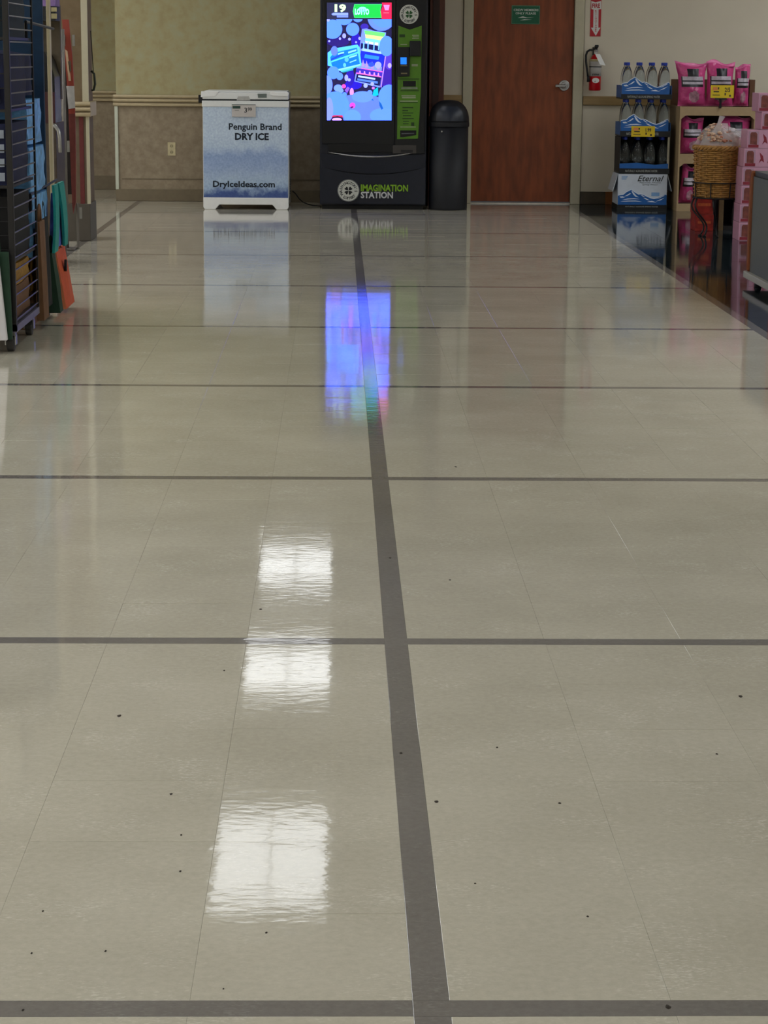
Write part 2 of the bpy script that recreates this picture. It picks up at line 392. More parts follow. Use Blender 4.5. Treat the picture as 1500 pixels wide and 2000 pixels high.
MB().box(kx-0.082, kx+0.012, WALLY-0.05, WALLY-0.03, kz-0.016, kz+0.009).box(kx-0.012, kx+0.012, WALLY-0.04, WALLY-0.015, kz-0.012, kz+0.012).build('lever', M_metal, dr, bevel=0.006)
# green sign on the door
gx0, gz0 = at(999, 47, WALLY); gx1, gz1 = at(1055, 11, WALLY)
gy = WALLY+0.012
sg = thing('door_sign', ((gx0+gx1)/2, gy, gz0), 'green staff-only sign with white lettering on the brown door', 'sign')
M_green = mat('dark green sign face', (14, 92, 62), 0.4, noise=0.04); M_greenedge = mat('pale green sign border', (84, 128, 100), 0.4)
M_ink = mat('white sign lettering', (205, 212, 205), 0.5, noise=0.02)
MB().box(gx0, gx1, gy, gy+0.008, gz0, gz1).build('border', M_greenedge, sg)
MB().box(gx0+0.006, gx1-0.006, gy-0.002, gy, gz0+0.006, gz1-0.006).build('sign_face', M_green, sg)
w = gx1-gx0; h = gz1-gz0
MB().text('CREW MEMBERS', gx0+w*0.07, gx1-w*0.05, gz0+h*0.70, gz0+h*0.82, gy-0.003, bold=0.02).text('ONLY PLEASE', gx0+w*0.14, gx1-w*0.14, gz0+h*0.52, gz0+h*0.64, gy-0.003, bold=0.02)\
    .poly([(gx0+w*0.22, gz0+h*0.34), (gx0+w*0.4, gz0+h*0.42), (gx0+w*0.55, gz0+h*0.36), (gx0+w*0.8, gz0+h*0.38), (gx0+w*0.55, gz0+h*0.33)], gy-0.003, 0.0005)\
    .poly([(gx0+w*0.3, gz0+h*0.2), (gx0+w*0.45, gz0+h*0.27), (gx0+w*0.72, gz0+h*0.25), (gx0+w*0.5, gz0+h*0.22)], gy-0.003, 0.0005).build('lettering', M_ink, sg)

# ------------------------------------------------------------------ ceiling lights (centre row mirrored in the floor, side rows added as fill)
def diffuser(name, k):
  M_diff = bpy.data.materials.new(name); M_diff.use_nodes = True
  nt = M_diff.node_tree; b_ = nt.nodes['Principled BSDF']; b_.inputs['Base Color'].default_value = (0.9, 0.9, 0.9, 1)
  nz = nt.nodes.new('ShaderNodeTexNoise'); nz.inputs['Scale'].default_value = 90
  rp = nt.nodes.new('ShaderNodeValToRGB'); rp.color_ramp.elements[0].color = (0.92, 0.945, 0.96, 1); rp.color_ramp.elements[1].color = (0.96, 0.985, 1.0, 1)
  nt.links.new(nz.outputs['Fac'], rp.inputs[0]); nt.links.new(rp.outputs[0], b_.inputs['Emission Color']); b_.inputs['Emission Strength'].default_value = k
  return M_diff
M_lit = diffuser('lit troffer diffuser', LIGHT*1.12); M_litdim = diffuser('dimmed troffer diffuser', LIGHT*0.56)  # centre row dimmed only to tone down its floor reflections
def troffer(x, y, label):
    t = thing('ceiling_light', (x, y, CEIL), label, 'ceiling light', 'recessed ceiling lights')
    MB().box(x-0.325, x-0.29, y-0.63, y+0.63, CEIL-0.02, CEIL).box(x+0.29, x+0.325, y-0.63, y+0.63, CEIL-0.02, CEIL).box(x-0.29, x+0.29, y-0.63, y-0.595, CEIL-0.02, CEIL).box(x-0.29, x+0.29, y+0.595, y+0.63, CEIL-0.02, CEIL).build('frame', mat('white light frame', (225, 225, 220), 0.5), t)
    MB().box(x-0.29, x-0.006, y-0.595, y+0.595, CEIL-0.012, CEIL-0.002).box(x+0.006, x+0.29, y-0.595, y+0.595, CEIL-0.012, CEIL-0.002).build('diffuser', M_litdim if x == -0.34 else M_lit, t)
    MB().box(x-0.006, x+0.006, y-0.595, y+0.595, CEIL-0.016, CEIL-0.002).build('centre_rib', mat('white light frame', (225, 225, 220), 0.5), t)
for y in (17.45, 14.42, 10.75, 7.1, 3.45, -0.2):
    troffer(-0.34, y, 'white recessed ceiling light, one of the row mirrored as bright patches in the floor')
for x, n, y1, dy in ((-4.7, 12, 17.4, 1.75), (-3.05, 17, 18.2, 1.3), (4.25, 16, 17.4, 1.3), (5.7, 12, 17.4, 1.75)):  # unseen side rows, added to brighten the room
    for k in range(n): troffer(x, y1-dy*k, 'added white ceiling light over the side of the store, out of view, to brighten the room')

# ================================================================== ICE FREEZER
def grad_print(name):
    """printed wrap: pale frosty blue above, crushed-ice texture, deep blue at the foot (a picture printed on the front)"""
    m = bpy.data.materials.new(name); m.use_nodes = True; N = m.node_tree.nodes; L = m.node_tree.links; b = N['Principled BSDF']
    tc = N.new('ShaderNodeTexCoord'); sx = N.new('ShaderNodeSeparateXYZ'); L.new(tc.outputs['Generated'], sx.inputs[0])
    n1 = N.new('ShaderNodeTexNoise'); n1.inputs['Scale'].default_value = 9; n1.inputs['Detail'].default_value = 6; n1.inputs['Roughness'].default_value = 0.7; L.new(tc.outputs['Object'], n1.inputs['Vector'])
    n2 = N.new('ShaderNodeTexNoise'); n2.inputs['Scale'].default_value = 60; n2.inputs['Detail'].default_value = 3; L.new(tc.outputs['Object'], n2.inputs['Vector'])
    a = N.new('ShaderNodeMath'); a.operation = 'MULTIPLY_ADD'; L.new(n1.outputs['Fac'], a.inputs[0]); a.inputs[1].default_value = 0.30; L.new(sx.outputs['Z'], a.inputs[2])
    r = N.new('ShaderNodeValToRGB'); L.new(a.outputs[0], r.inputs[0]); e = r.color_ramp.elements
    e[0].position = 0.08; e[0].color = lin((62, 82, 146))+(1,); e[1].position = 1.0; e[1].color = lin((204, 222, 244))+(1,)
    for p_, c_ in ((0.19, (76, 100, 160)), (0.27, (172, 196, 226)), (0.34, (184, 206, 232)), (0.46, (170, 192, 228)), (0.60, (154, 178, 222)), (0.72, (198, 218, 242)), (0.85, (206, 224, 246))):
        k = e.new(p_); k.color = lin(c_)+(1,)
    r2 = N.new('ShaderNodeValToRGB'); L.new(n2.outputs['Fac'], r2.inputs[0]); r2.color_ramp.elements[0].position = 0.3; r2.color_ramp.elements[1].position = 0.7
    r2.color_ramp.elements[0].color = (0.8, 0.82, 0.88, 1); r2.color_ramp.elements[1].color = (1.1, 1.08, 1.04, 1)
    mx = N.new('ShaderNodeMix'); mx.data_type = 'RGBA'; mx.blend_type = 'MULTIPLY'; mx.inputs['Factor'].default_value = 1; L.new(r.outputs[0], mx.inputs['A']); L.new(r2.outputs[0], mx.inputs['B'])
    L.new(mx.outputs['Result'], b.inputs['Base Color']); b.inputs['Roughness'].default_value = 0.4
    return m
FY = 18.2
def F(x, y): return at(x, y, FY)
fx0, fx1 = -1.128, -0.415; zt = F(480, 197)[1]
fz = thing('ice_freezer', ((fx0+fx1)/2, FY+0.4, 0), 'white chest freezer with frosty blue dry ice front beside the vending machine', 'freezer')
M_wrap = grad_print('printed ice wrap')
M_fgrey = mat('light grey plastic', (232, 234, 234), 0.4, noise=0.02)
M_gasket = mat('dark rubber gasket', (30, 36, 38), 0.6)
M_ink_navy = mat('navy printed ink', (22, 34, 52), 0.5, noise=0.05)
zb = 0.075
MB().box(fx0, fx1, FY+0.012, FY+0.72, zb, zt).build('body', M_white, fz, bevel=0.012)
wz1 = F(480, 209)[1]; wz0 = F(480, 386)[1]
fp = MB().box(fx0+0.004, fx1-0.004, FY+0.003, FY+0.014, wz0, wz1).build('front_wrap', M_wrap, fz)
MB().box(fx0-0.004, fx1+0.004, FY-0.004, FY+0.02, wz1, zt).build('top_band', M_fgrey, fz, bevel=0.004)
# plinth with two feet
pz = wz0
pl = [(fx0+0.012, 0), (fx0+0.1, 0), (fx0+0.135, 0.04), (fx1-0.135, 0.04), (fx1-0.1, 0), (fx1-0.012, 0), (fx1, 0.02), (fx1, pz), (fx0, pz), (fx0, 0.02)]
MB().poly(pl, FY, 0.05).build('plinth', M_white, fz, bevel=0.005); MB().poly(pl, FY+0.67, 0.05).build('plinth', M_white, fz, bevel=0.005)
MB().box(fx0+0.01, fx1-0.01, FY+0.05, FY+0.67, 0.04, 0.09).build('underframe', M_black, fz)
MB().box(fx0+0.006, fx1-0.006, FY+0.01, FY+0.70, zt, zt+0.012).build('gasket', M_gasket, fz)
lz0 = zt+0.012; lz1 = F(480, 178)[1]
lid = MB().box(fx0, fx1, FY, FY+0.73, lz0, lz1-0.012).box(fx0+0.012, fx1-0.012, FY+0.012, FY+0.72, lz1-0.012, lz1).build('lid', M_fgrey, fz, bevel=0.01)
def Fp(*pts): return [F(*q) for q in pts]
MB().poly(Fp((393, 178), (428, 178), (421, 188), (392, 190)), FY-0.006, 0.02).build('lid_corner', M_white, lid, bevel=0.004)
MB().poly(Fp((527, 180), (531, 178.5), (563, 180), (565, 184), (562, 188.5), (533, 187.5), (528, 185)), FY-0.012, 0.03).build('lid_handle', M_white, lid, bevel=0.005)
MB().poly(Fp((503, 183), (521, 183), (521, 191), (504, 191)), FY-0.003, 0.01).build('lid_badge', mat('grey green badge', (106, 116, 112), 0.5), lid)
MB().poly(Fp((465, 188), (486, 188), (489, 196), (462, 196)), FY-0.004, 0.01).build('finger_pull', mat('pale grey recess', (180, 180, 178), 0.5), lid, bevel=0.002)
MB().box(fx0-0.035, fx0+0.005, FY+0.03, FY+0.09, zt-0.02, zt+0.045).build('hinge_cap', M_black, fz, bevel=0.004)
x0, z0 = F(453, 228); x1, z1 = F(499.5, 204)
ps = MB().box(x0, x1, FY-0.012, FY-0.004, z0, z1).build('price_card', mat('pinkish white card', (204, 198, 196), 0.5, noise=0.02), fz, bevel=0.001)
w = x1-x0; h = z1-z0
MB().box(x0, x1, FY-0.014, FY-0.012, z1-h*0.05, z1).box(x0+w*0.03, x0+w*0.36, FY-0.0135, FY-0.012, z0+h*0.66, z0+h*0.88).box(x0+w*0.12, x0+w*0.3, FY-0.0135, FY-0.012, z0+h*0.5, z0+h*0.53).build('card_header', mat('dark green print', (46, 72, 66), 0.5), ps)
MB().text('3', x0+w*0.52, x0+w*0.64, z0+h*0.34, z0+h*0.74, FY-0.0135, bold=0.02).text('99', x0+w*0.67, x0+w*0.84, z0+h*0.46, z0+h*0.76, FY-0.0135, bold=0.02).build('price_lettering', mat('dark grey ink', (52, 52, 54), 0.5), ps)
def ft(t, a, b, **k): return MB().text(t, a[0], b[0], a[1], b[1], FY+0.002, **k)
ln = MB()
for t, a, b, bo in (('Penguin Brand', F(447, 257.5), F(550, 241.5), 0.022), ('DRY ICE', F(459, 273.5), F(525, 260), 0.04), ('DryIceIdeas.com', F(416, 369), F(537, 354), 0.03)):
    ln.text(t, a[0], b[0], a[1], b[1], FY+0.0015, bold=bo)
ln.build('lettering', M_ink_navy, fp)
vg = MB()
for i in range(7): vg.box(fx1-0.001, fx1+0.004, FY+0.48, FY+0.68, 0.1+i*0.02, 0.11+i*0.02)
vg.build('vent_grille', mat('grey vent', (120, 124, 124), 0.5), fz)

# ================================================================== LOTTERY VENDING MACHINE
VY = 18.3
def V(x, y): return at(x, y, VY)
def Vp(pts): return [V(*q) for q in pts]
vx0, vx1, vtop = -0.156, 0.738, 1.93
M_vm = mat('blue black cabinet', (18, 23, 38), 0.38, noise=0.12)
M_vm2 = mat('black cabinet bezel', (12, 14, 19), 0.35, noise=0.12)
M_lime = mat('lime green panel', (84, 132, 30), 0.45, noise=0.06)
vm = thing('vending_machine', ((vx0+vx1)/2, VY+0.42, 0), 'tall black ticket vending machine with a bright blue screen and a green panel', 'vending machine')
MB().box(vx0, vx1, VY+0.03, VY+0.85, 0.035, vtop).build('cabinet', M_vm, vm, bevel=0.012)
MB().box(vx0+0.02, vx1-0.02, VY+0.06, VY+0.8, 0, 0.035).build('base', mat('black base', (8, 8, 9), 0.6), vm)
ztray = V(700, 300)[1]; zseam = V(700, 338)[1]
MB().box(vx0+0.02, V(772, 100)[0], VY+0.005, VY+0.03, V(700, 282)[1], vtop-0.02).build('screen_bezel', M_vm2, vm, bevel=0.006)
MB().box(V(773, 100)[0], vx1-0.015, VY+0.008, VY+0.03, V(700, 300)[1], vtop-0.02).build('control_column', M_vm2, vm, bevel=0.006)
# bulging lower door, arc top edge
def arcz(x, za, zm): u = (x-(vx0+vx1)/2)/((vx1-vx0)/2); return zm+(za-zm)*u*u
zA = V(628, 326)[1]; zM = V(729, 341)[1]
lo = MB(); n = 16; vs = []
for i in range(n+1):
    x = vx0+0.006+(vx1-vx0-0.012)*i/n; u = 2*i/n-1; y = VY+0.028-0.03*(1-u*u)
    vs += [(x, y, 0.05), (x, y, arcz(x, zA, zM)), (x, VY+0.05, arcz(x, zA, zM)), (x, VY+0.05, 0.05)]
fs = []
for i in range(n):
    a = 4*i; b = a+4
    fs += [(a, b, b+1, a+1), (a+1, b+1, b+2, a+2), (a+3, a, b, b+3)[::-1]]
fs += [(0, 1, 2, 3), (4*n+3, 4*n+2, 4*n+1, 4*n)]
lower = lo.add(vs, fs).build('lower_door', M_vm, vm, smooth=False)
lo = MB(); vs = []; fs = []
for i in range(n+1):
    x = vx0+0.006+(vx1-vx0-0.012)*i/n; u = 2*i/n-1; y = VY+0.028-0.045*(1-u*u)
    vs += [(x, y+0.01, arcz(x, zA, zM)+0.008), (x, y, ztray-0.02+0.02*u*u), (x, VY+0.05, ztray-0.02+0.02*u*u), (x, VY+0.05, arcz(x, zA, zM)+0.008)]
for i in range(n):
    a = 4*i; b = a+4
    fs += [(a, b, b+1, a+1), (a+1, b+1, b+2, a+2), (a+3, a, b, b+3)[::-1]]
fs += [(0, 1, 2, 3), (4*n+3, 4*n+2, 4*n+1, 4*n)]
tray = lo.add(vs, fs).build('tray_front', M_vm, vm)
path = []
for i in range(17):
    u = 2*i/16-1; px_, pz_ = V(728+87*u, 306-9*u*u); path.append((px_, VY-0.022+0.04*u*u, pz_))
MB().tube(path, [0.004+0.005*(1-abs(2*i/16-1)) for i in range(17)], 8).build('tray_handle', M_metal, vm, smooth=True)
MB().poly(Vp([(642, 281), (768, 281), (768, 297), (642, 297)]), VY+0.002, 0.02).build('tray_opening', mat('deep black', (4, 4, 5), 0.6), vm)
rx = MB().poly(Vp([(767, 283.5), (813, 283.5), (813, 300), (767, 300)]), VY+0.001, 0.02).build('receipt_plate', mat('grey brown plate', (62, 58, 56), 0.45), vm, bevel=0.002)
MB().poly(Vp([(783, 293), (806, 293), (806, 298), (783, 298)]), VY-0.001, 0.003).build('receipt_slot', M_black, rx)
# green instruction panel
gp = MB().poly(Vp([(778, 50), (800.6, 58), (823.8, 50), (822, 180), (816.5, 271), (775.5, 272), (776.5, 180)]), VY-0.004, 0.014).build('green_panel', M_lime, vm, bevel=0.003)
M_greyink = mat('pale grey print', (150, 160, 128), 0.5); M_dkink = mat('dark green ink', (36, 62, 22), 0.5)
pr = MB()
for x0, y0, x1, y1 in ((805, 68, 818, 70), (806, 71, 818, 73), (805, 74, 818, 76), (804, 125, 816, 129.5), (782, 86, 795, 88), (784, 186, 812, 188), (785, 189, 812, 192), (781, 196.5, 816, 198.5), (782, 247, 812, 249)):
    pr.poly(Vp([(x0, y0), (x1, y0), (x1, y1), (x0, y1)]), VY-0.0048, 0.001)
pr.build('pale_print', M_greyink, gp)
pr = MB()
for x0, y0, x1, y1 in ((780, 67, 791, 73), (786, 209, 807, 211), (786, 215, 797, 217), (786, 220, 807, 221.5), (787, 225, 803, 227), (786, 231, 808, 232.5), (787, 236, 799, 237.5), (787, 241, 798, 242.5), (803, 239, 809, 246), (777, 153.5, 819, 155), (782, 176.5, 818, 178), (781, 199.5, 816, 201)):
    pr.poly(Vp([(x0, y0), (x1, y0), (x1, y1), (x0, y1)]), VY-0.0048, 0.001)
pr.build('dark_print', M_dkink, gp)
cr = MB().poly(Vp([(776.5, 92), (800, 92), (800, 149), (777, 150)]), VY-0.03, 0.03).build('card_reader', M_black, vm, bevel=0.005)
M_bluescr = mat('lit blue reader display', (30, 120, 240), 0.3, emit=0.9, noise=0.05)
MB().poly(Vp([(782, 112), (794, 112), (794, 125.5), (782, 125.5)]), VY-0.032, 0.003).build('reader_display', M_bluescr, cr)
MB().poly(Vp([(782, 127.5), (795, 127.5), (795, 129), (782, 129)]), VY-0.032, 0.003).poly(Vp([(783, 142), (795, 142), (795, 144.5), (783, 144.5)]), VY-0.032, 0.003).build('reader_trim', mat('dull brass print', (128, 118, 84), 0.5), cr)
MB().poly(Vp([(800, 80), (822, 80), (822, 110), (800, 110)]), VY-0.045, 0.045).build('bill_acceptor', M_black, vm, bevel=0.006)
sl_ = MB().poly(Vp([(784, 156.5), (815, 156.5), (816, 175), (783, 175)]), VY-0.014, 0.014).build('ticket_slot', M_lime, vm, bevel=0.002)
MB().poly(Vp([(787, 158), (812, 158), (812, 169), (787, 169)]), VY-0.0155, 0.003).build('slot_mouth', mat('deep black', (4, 4, 5), 0.6), sl_)
MB().poly(Vp([(784, 170), (815, 170), (815.5, 174), (783.5, 174)]), VY-0.0155, 0.003).build('slot_lip', mat('grey lip', (120, 132, 108), 0.4), sl_)
bs = MB().poly(Vp([(781.5, 254.5), (813, 254.5), (813, 268), (781.5, 268)]), VY-0.0055, 0.004).build('coin_return', mat('deep black', (4, 4, 5), 0.6), vm)
MB().poly(Vp([(784, 260), (809, 259.5), (809, 261), (784, 262)]), VY-0.0065, 0.002).poly(Vp([(782, 269), (813, 264), (813, 269)]), VY-0.0065, 0.002, 1).build('coin_flap', [mat('grey flap', (88, 90, 96), 0.4), M_lime], bs)
# emblem discs
M_disc = mat('off white emblem', (206, 208, 200), 0.45, noise=0.02)
def emblem(name, cx, cy, rp_, y, leaf):
    X, Z = V(cx, cy); r = rp_/231.0
    d = MB().disc(X, Z, r, y, 0.006, 0, 40).build(name, M_disc, vm)
    mb = MB()
    mb.ringtext("WASHINGTON'S", X, Z, r*0.74, r*0.36, y-0.0008, math.radians(205), math.radians(-5), 1)
    mb.ringtext('LOTTERY', X, Z, r*0.74, r*0.36, y-0.0008, math.radians(238), math.radians(318), 1, True)
    for k in range(4):
        a = math.radians(45+90*k)
        ca, sa = math.cos(a), math.sin(a)
        hp = [(0.03, 0), (0.22, 0.15), (0.36, 0.17), (0.42, 0.09), (0.36, 0.0), (0.42, -0.09), (0.36, -0.17), (0.22, -0.15)]
        mb.poly([(X+r*(q[0]*ca-q[1]*sa), Z+r*(q[0]*sa+q[1]*ca)) for q in hp], y-0.0008, 0.0006, 0)
    mb.poly([(X-0.01*r, Z), (X+0.04*r, Z-0.1*r), (X+0.14*r, Z-0.42*r), (X+0.07*r, Z-0.42*r)], y-0.0008, 0.0006, 0)
    mb.build('clover_print', [leaf, mat('charcoal print', (52, 54, 56), 0.5)], d)
    return d
emblem('emblem', 799, 28, 18, VY+0.0, mat('dark green clover', (30, 82, 36), 0.5))
emblem('emblem', 680.5, 372, 20, VY-0.012, mat('black clover', (20, 20, 22), 0.5))
X, Z = V(680.5, 372); ringm = MB()
ringm.tube([(X+0.0905*math.cos(2*math.pi*i/40), VY-0.012, Z+0.0905*math.sin(2*math.pi*i/40)) for i in range(40)], 0.003, 6, closed=True).build('emblem_rim', mat('grey emblem rim', (120, 122, 122), 0.4), vm)
a = V(704.5, 373.5); b = V(797, 360.5); c = V(704.5, 387); d = V(767.5, 374.5)
MB().text('IMAGINATION', a[0], b[0], a[1], b[1], VY-0.013, 0, bold=0.035).text('STATION', c[0], d[0], c[1], d[1], VY-0.013, 1, bold=0.035).build('lettering', [mat('lime lettering', (130, 176, 36), 0.5), mat('pale lettering', (198, 200, 204), 0.5)], lower)
# lit screen: a flat picture
def glow(name, rgb, k):
    if name in MATS: return MATS[name]
    m = bpy.data.materials.new(name); m.use_nodes = True; MATS[name] = m; N = m.node_tree.nodes; L = m.node_tree.links; bb = N['Principled BSDF']
    g = N.new('ShaderNodeTexNoise'); g.inputs['Scale'].default_value = 6; c = lin(rgb)
    if rgb[2] >= 240: c = (c[0]/2.0, c[1]/2.4, c[2]); k *= 1.75
    r = N.new('ShaderNodeValToRGB'); L.new(g.outputs['Fac'], r.inputs[0]); r.color_ramp.elements[0].color = tuple(v*0.92 for v in c)+(1,); r.color_ramp.elements[1].color = c+(1,)
    bb.inputs['Base Color'].default_value = (0.01, 0.01, 0.01, 1); bb.inputs['Roughness'].default_value = 0.25
    L.new(r.outputs[0], bb.inputs['Emission Color']); bb.inputs['Emission Strength'].default_value = k
    return m
GK = 1.75
SCR = {}
def sc(rgb, k=GK):
    key = (rgb, k)
    if key not in SCR: SCR[key] = len(SCR)
    return SCR[key]
pic = MB(); LY = [VY-0.001]
def layer(): LY[0] -= 0.00008; return LY[0]
def spoly(pts, rgb, k=GK):
    q = clip(list(pts), 638.5, 764.8, 5.0, 235.0)
    if len(q) > 2: pic.poly(Vp(q), layer(), 0.00004, sc(rgb, k))
def sell(cx, cy, rx_, ry_=None, rgb=(86, 150, 255), k=GK, lo=37.5, n=24):
    ry_ = ry_ or rx_
    q = clip([(cx+rx_*math.cos(2*math.pi*i/n), cy+ry_*math.sin(2*math.pi*i/n)) for i in range(n)], 638.5, 764.8, lo, 235.0)
    if len(q) > 2: pic.poly(Vp(q), layer(), 0.00004, sc(rgb, k))
def stext(t, x0, x1, y0, y1, rgb, k=GK, bold=0.03):
    a = V(x0, y1); b = V(x1, y0); pic.text(t, a[0], b[0], a[1], b[1], layer(), sc(rgb, k), bold=bold)
NAVY = (34, 28, 84); BUB = (84, 148, 255); LIL = (120, 140, 255); PALE = (150, 170, 255)
spoly([(638.5, 5), (764.8, 5), (764.8, 235), (638.5, 235)], NAVY, 0.9)
for cx, cy, rx_, ry_, c in ((660, 82, 22, 9, (40, 20, 130)), (695, 80, 9, 18, (40, 20, 200)), (712, 52, 8, 6, (60, 40, 190)), (756, 150, 14, 24, (60, 30, 180)), (690, 166, 17, 9, (36, 16, 220)), (684, 150, 8, 18, (40, 20, 190)), (760, 118, 10, 18, (90, 60, 220))): sell(cx, cy, rx_, ry_, c, 1.1)
spoly([(638.5, 5), (691, 5), (691, 37), (638.5, 37)], (48, 52, 96), 0.8)
spoly([(692, 8), (746, 8), (743, 20), (746, 35), (692, 35), (689, 22)], (70, 240, 130), 1.3)
spoly([(693, 9.3), (745, 9.3), (742.2, 20), (745, 33.8), (693, 33.8), (690.5, 22)], (24, 214, 80), 1.15)
spoly([(746, 5), (764.8, 5), (764.8, 37), (745.5, 37), (743.5, 22), (747, 13)], (240, 30, 84), 1.3)
spoly([(749, 9.5), (761, 9.5), (759, 20), (752, 20)], (255, 130, 210), 1.5)
spoly([(749, 24.5), (760, 24.5), (760, 25.8), (749, 25.8)], (255, 120, 140), 1.3)
stext('19', 653.5, 676, 8, 24, (200, 250, 190), 1.5, 0.05)
spoly([(647, 27.5), (651, 25), (680, 25), (680, 30), (650, 30)], (150, 190, 255), 1.3)
spoly([(658, 30.5), (680, 30.5), (680, 34), (658, 34)], (130, 170, 255), 1.3)
stext('LOTTO', 693, 721, 17, 29, (170, 255, 240), 1.7, 0.06)
sell(708, 18, 8, 4.5, (150, 250, 240), 1.5, 12)
spoly([(704, 18), (705, 18), (705, 24), (704, 24)], (50, 170, 170)); spoly([(708, 17.5), (709, 17.5), (709, 24), (708, 24)], (50, 170, 170)); spoly([(711.5, 18), (712.5, 18), (712.5, 24), (711.5, 24)], (50, 170, 170))
for c in ((649.5, 57, 19), (688.8, 57.3, 12.8), (672.5, 32, 17), (699, 34, 10, 9.5)): sell(*c)
sell(745, 33, 27.5, 27.5, (92, 140, 255)); sell(749, 30, 24, 24, BUB)
for cx, cy, rx_, ry_ in ((672.2, 70, 3.7, 4.7), (664, 75.4, 2.3, 2.5), (682.4, 76.5, 2.6, 2.8), (643, 80.3, 2.2, 2), (641, 38.5, 3, 4), (702.5, 75, 2.6, 3), (695.5, 82.5, 2, 2)): sell(cx, cy, rx_, ry_, PALE)
# tall ticket
spoly([(707, 56.5), (716, 55.5), (730, 60), (754, 63.5), (748, 112), (742, 171), (692, 159), (699, 118)], (120, 160, 255), 1.5)
spoly([(711, 59), (753, 64), (750, 72), (713, 67)], (110, 230, 120), 1.3)
spoly([(713, 67), (750, 72), (746, 79), (714, 74)], (226, 214, 150), 1.4)
spoly([(714, 74), (746, 79), (742, 84), (713, 80)], (120, 240, 220), 1.3)
spoly([(713, 80), (742, 84), (741, 90), (714, 84)], (210, 226, 255), 1.6)
spoly([(705, 84), (743, 90), (741, 101), (704, 95)], (10, 24, 96), 1.0)
for x in (709.5, 718, 729.5, 739): spoly([(x, 82), (x+2.4, 82), (x+1.6, 98), (x-0.6, 98)], (110, 200, 255))
spoly([(708, 94), (745, 101), (744, 106), (707, 99)], (150, 206, 255))
spoly([(705, 99), (752, 107), (748, 131), (701, 122)], (18, 40, 210), 1.4)
spoly([(713, 106), (741, 110.5), (739, 117), (711, 113)], (40, 140, 250)); 
for x, y in ((709, 118), (716, 120), (727, 122), (739, 124)): spoly([(x-3, y+12), (x, y-2), (x+3.5, y+12)], (160, 140, 255)); 
sell(738.5, 127, 6.5, 6.5, (150, 170, 255)); sell(725, 126, 6, 4.5, (40, 70, 220))
spoly([(697, 133), (747, 141), (744, 153), (694, 144)], (60, 40, 190), 1.3)
for x in (703, 712, 722, 731, 739): spoly([(x-2.4, 146+(x-703)*0.12), (x-1, 138+(x-703)*0.12), (x+1, 138+(x-703)*0.12), (x+2.4, 146+(x-703)*0.12)], (200, 150, 255))
spoly([(706, 132.5), (747, 139.5), (747, 141.3), (706, 134.3)], (255, 90, 190), 1.5)
spoly([(696, 141.5), (745, 149), (744.6, 151.5), (695.6, 144)], (255, 100, 200), 1.6)
spoly([(697, 144), (744, 151), (742, 168), (694, 157.5)], (12, 26, 92), 1.0)
spoly([(700, 147), (733, 152.5), (732.5, 156), (699.5, 150.5)], (170, 210, 255)); spoly([(698, 153), (738, 159), (737.5, 163.5), (697.5, 157)], (70, 110, 230))
spoly([(752, 110), (754, 110), (745, 171), (743, 170)], (170, 140, 255))
# left ticket
spoly([(640, 103), (650, 95), (698, 87), (702, 92), (706, 128), (668, 141), (655, 132), (640, 128)], (90, 220, 255), 1.5)
spoly([(645, 112), (652, 103), (697, 93), (703, 126), (663, 137), (648, 128)], (10, 130, 250), 1.5)
spoly([(646, 119), (672, 106), (671, 103), (646, 115)], (20, 60, 190)); spoly([(647, 122), (700, 104), (699, 101), (647, 119)], (80, 220, 250))
for a_ in (((680, 101), (696, 96), (696, 99.5), (680, 104.5)), ((682, 111), (697, 106), (697, 109), (682, 114)), ((683, 121), (696, 116), (696, 118), (683, 123)), ((660, 104), (672, 101), (672, 104), (660, 107))): spoly(a_, (130, 230, 255))
spoly([(660, 135), (703, 125), (703, 127.5), (662, 138)], (130, 226, 255)); sell(677, 116, 4, 5, (80, 190, 255)); sell(673, 127, 3, 4, (90, 200, 255))
spoly([(668, 140), (690, 134), (690, 137), (670, 142)], (40, 170, 200), 1.2)
sell(653, 99.5, 6.8, 9.5, (92, 130, 250))
# lower bubbles
sell(755, 90, 14, 20, BUB); sell(651, 142, 11.8, 12.5, BUB); sell(663.5, 149, 6.5, 7.5, BUB); sell(638, 166, 11.5, 19, (104, 150, 255)); sell(660.5, 172, 8.5, 7, (108, 160, 255)); sell(666, 177, 5, 4.5, (108, 160, 255))
sell(676.5, 152, 3.6, 6.2, PALE); sell(682, 156, 3, 3, PALE); sell(761, 128, 3.7, 5, (170, 170, 255))
sell(671.5, 168.5, 4, 4, (255, 70, 170)); spoly([(673, 176), (679, 169), (683, 172), (678, 182)], (130, 90, 240)); sell(687, 180, 4, 8, (230, 150, 250)); spoly([(681, 188), (687, 187), (686, 197), (683, 200), (679, 194)], (250, 80, 190)); sell(673, 184.5, 4.5, 4.5, BUB)
sell(714, 167, 4, 4.5, (150, 180, 255)); sell(727, 164, 3.5, 4, (150, 170, 255)); sell(729, 172, 3, 2.5, (190, 120, 240))
spoly([(730, 176), (738, 170), (739, 186), (726, 190)], (0, 190, 230), 1.3)
sell(702, 216, 66, 32, (88, 128, 255)); sell(655, 206, 27, 27.5, (82, 150, 255)); sell(708, 189, 21, 11, (92, 148, 255)); sell(722, 181, 5.2, 5, (92, 148, 255)); sell(760, 190, 21, 25, (84, 148, 255)); sell(748, 226, 26, 15, (88, 150, 255)); sell(688.5, 229, 16.5, 15, (88, 152, 255)); sell(643, 214, 8, 24, (120, 150, 255))
spoly([(740, 197), (745, 203), (748.5, 212), (745, 214.5), (741, 206)], (10, 80, 170)); spoly([(725, 195), (728, 192.5), (730, 197)], (10, 90, 170))
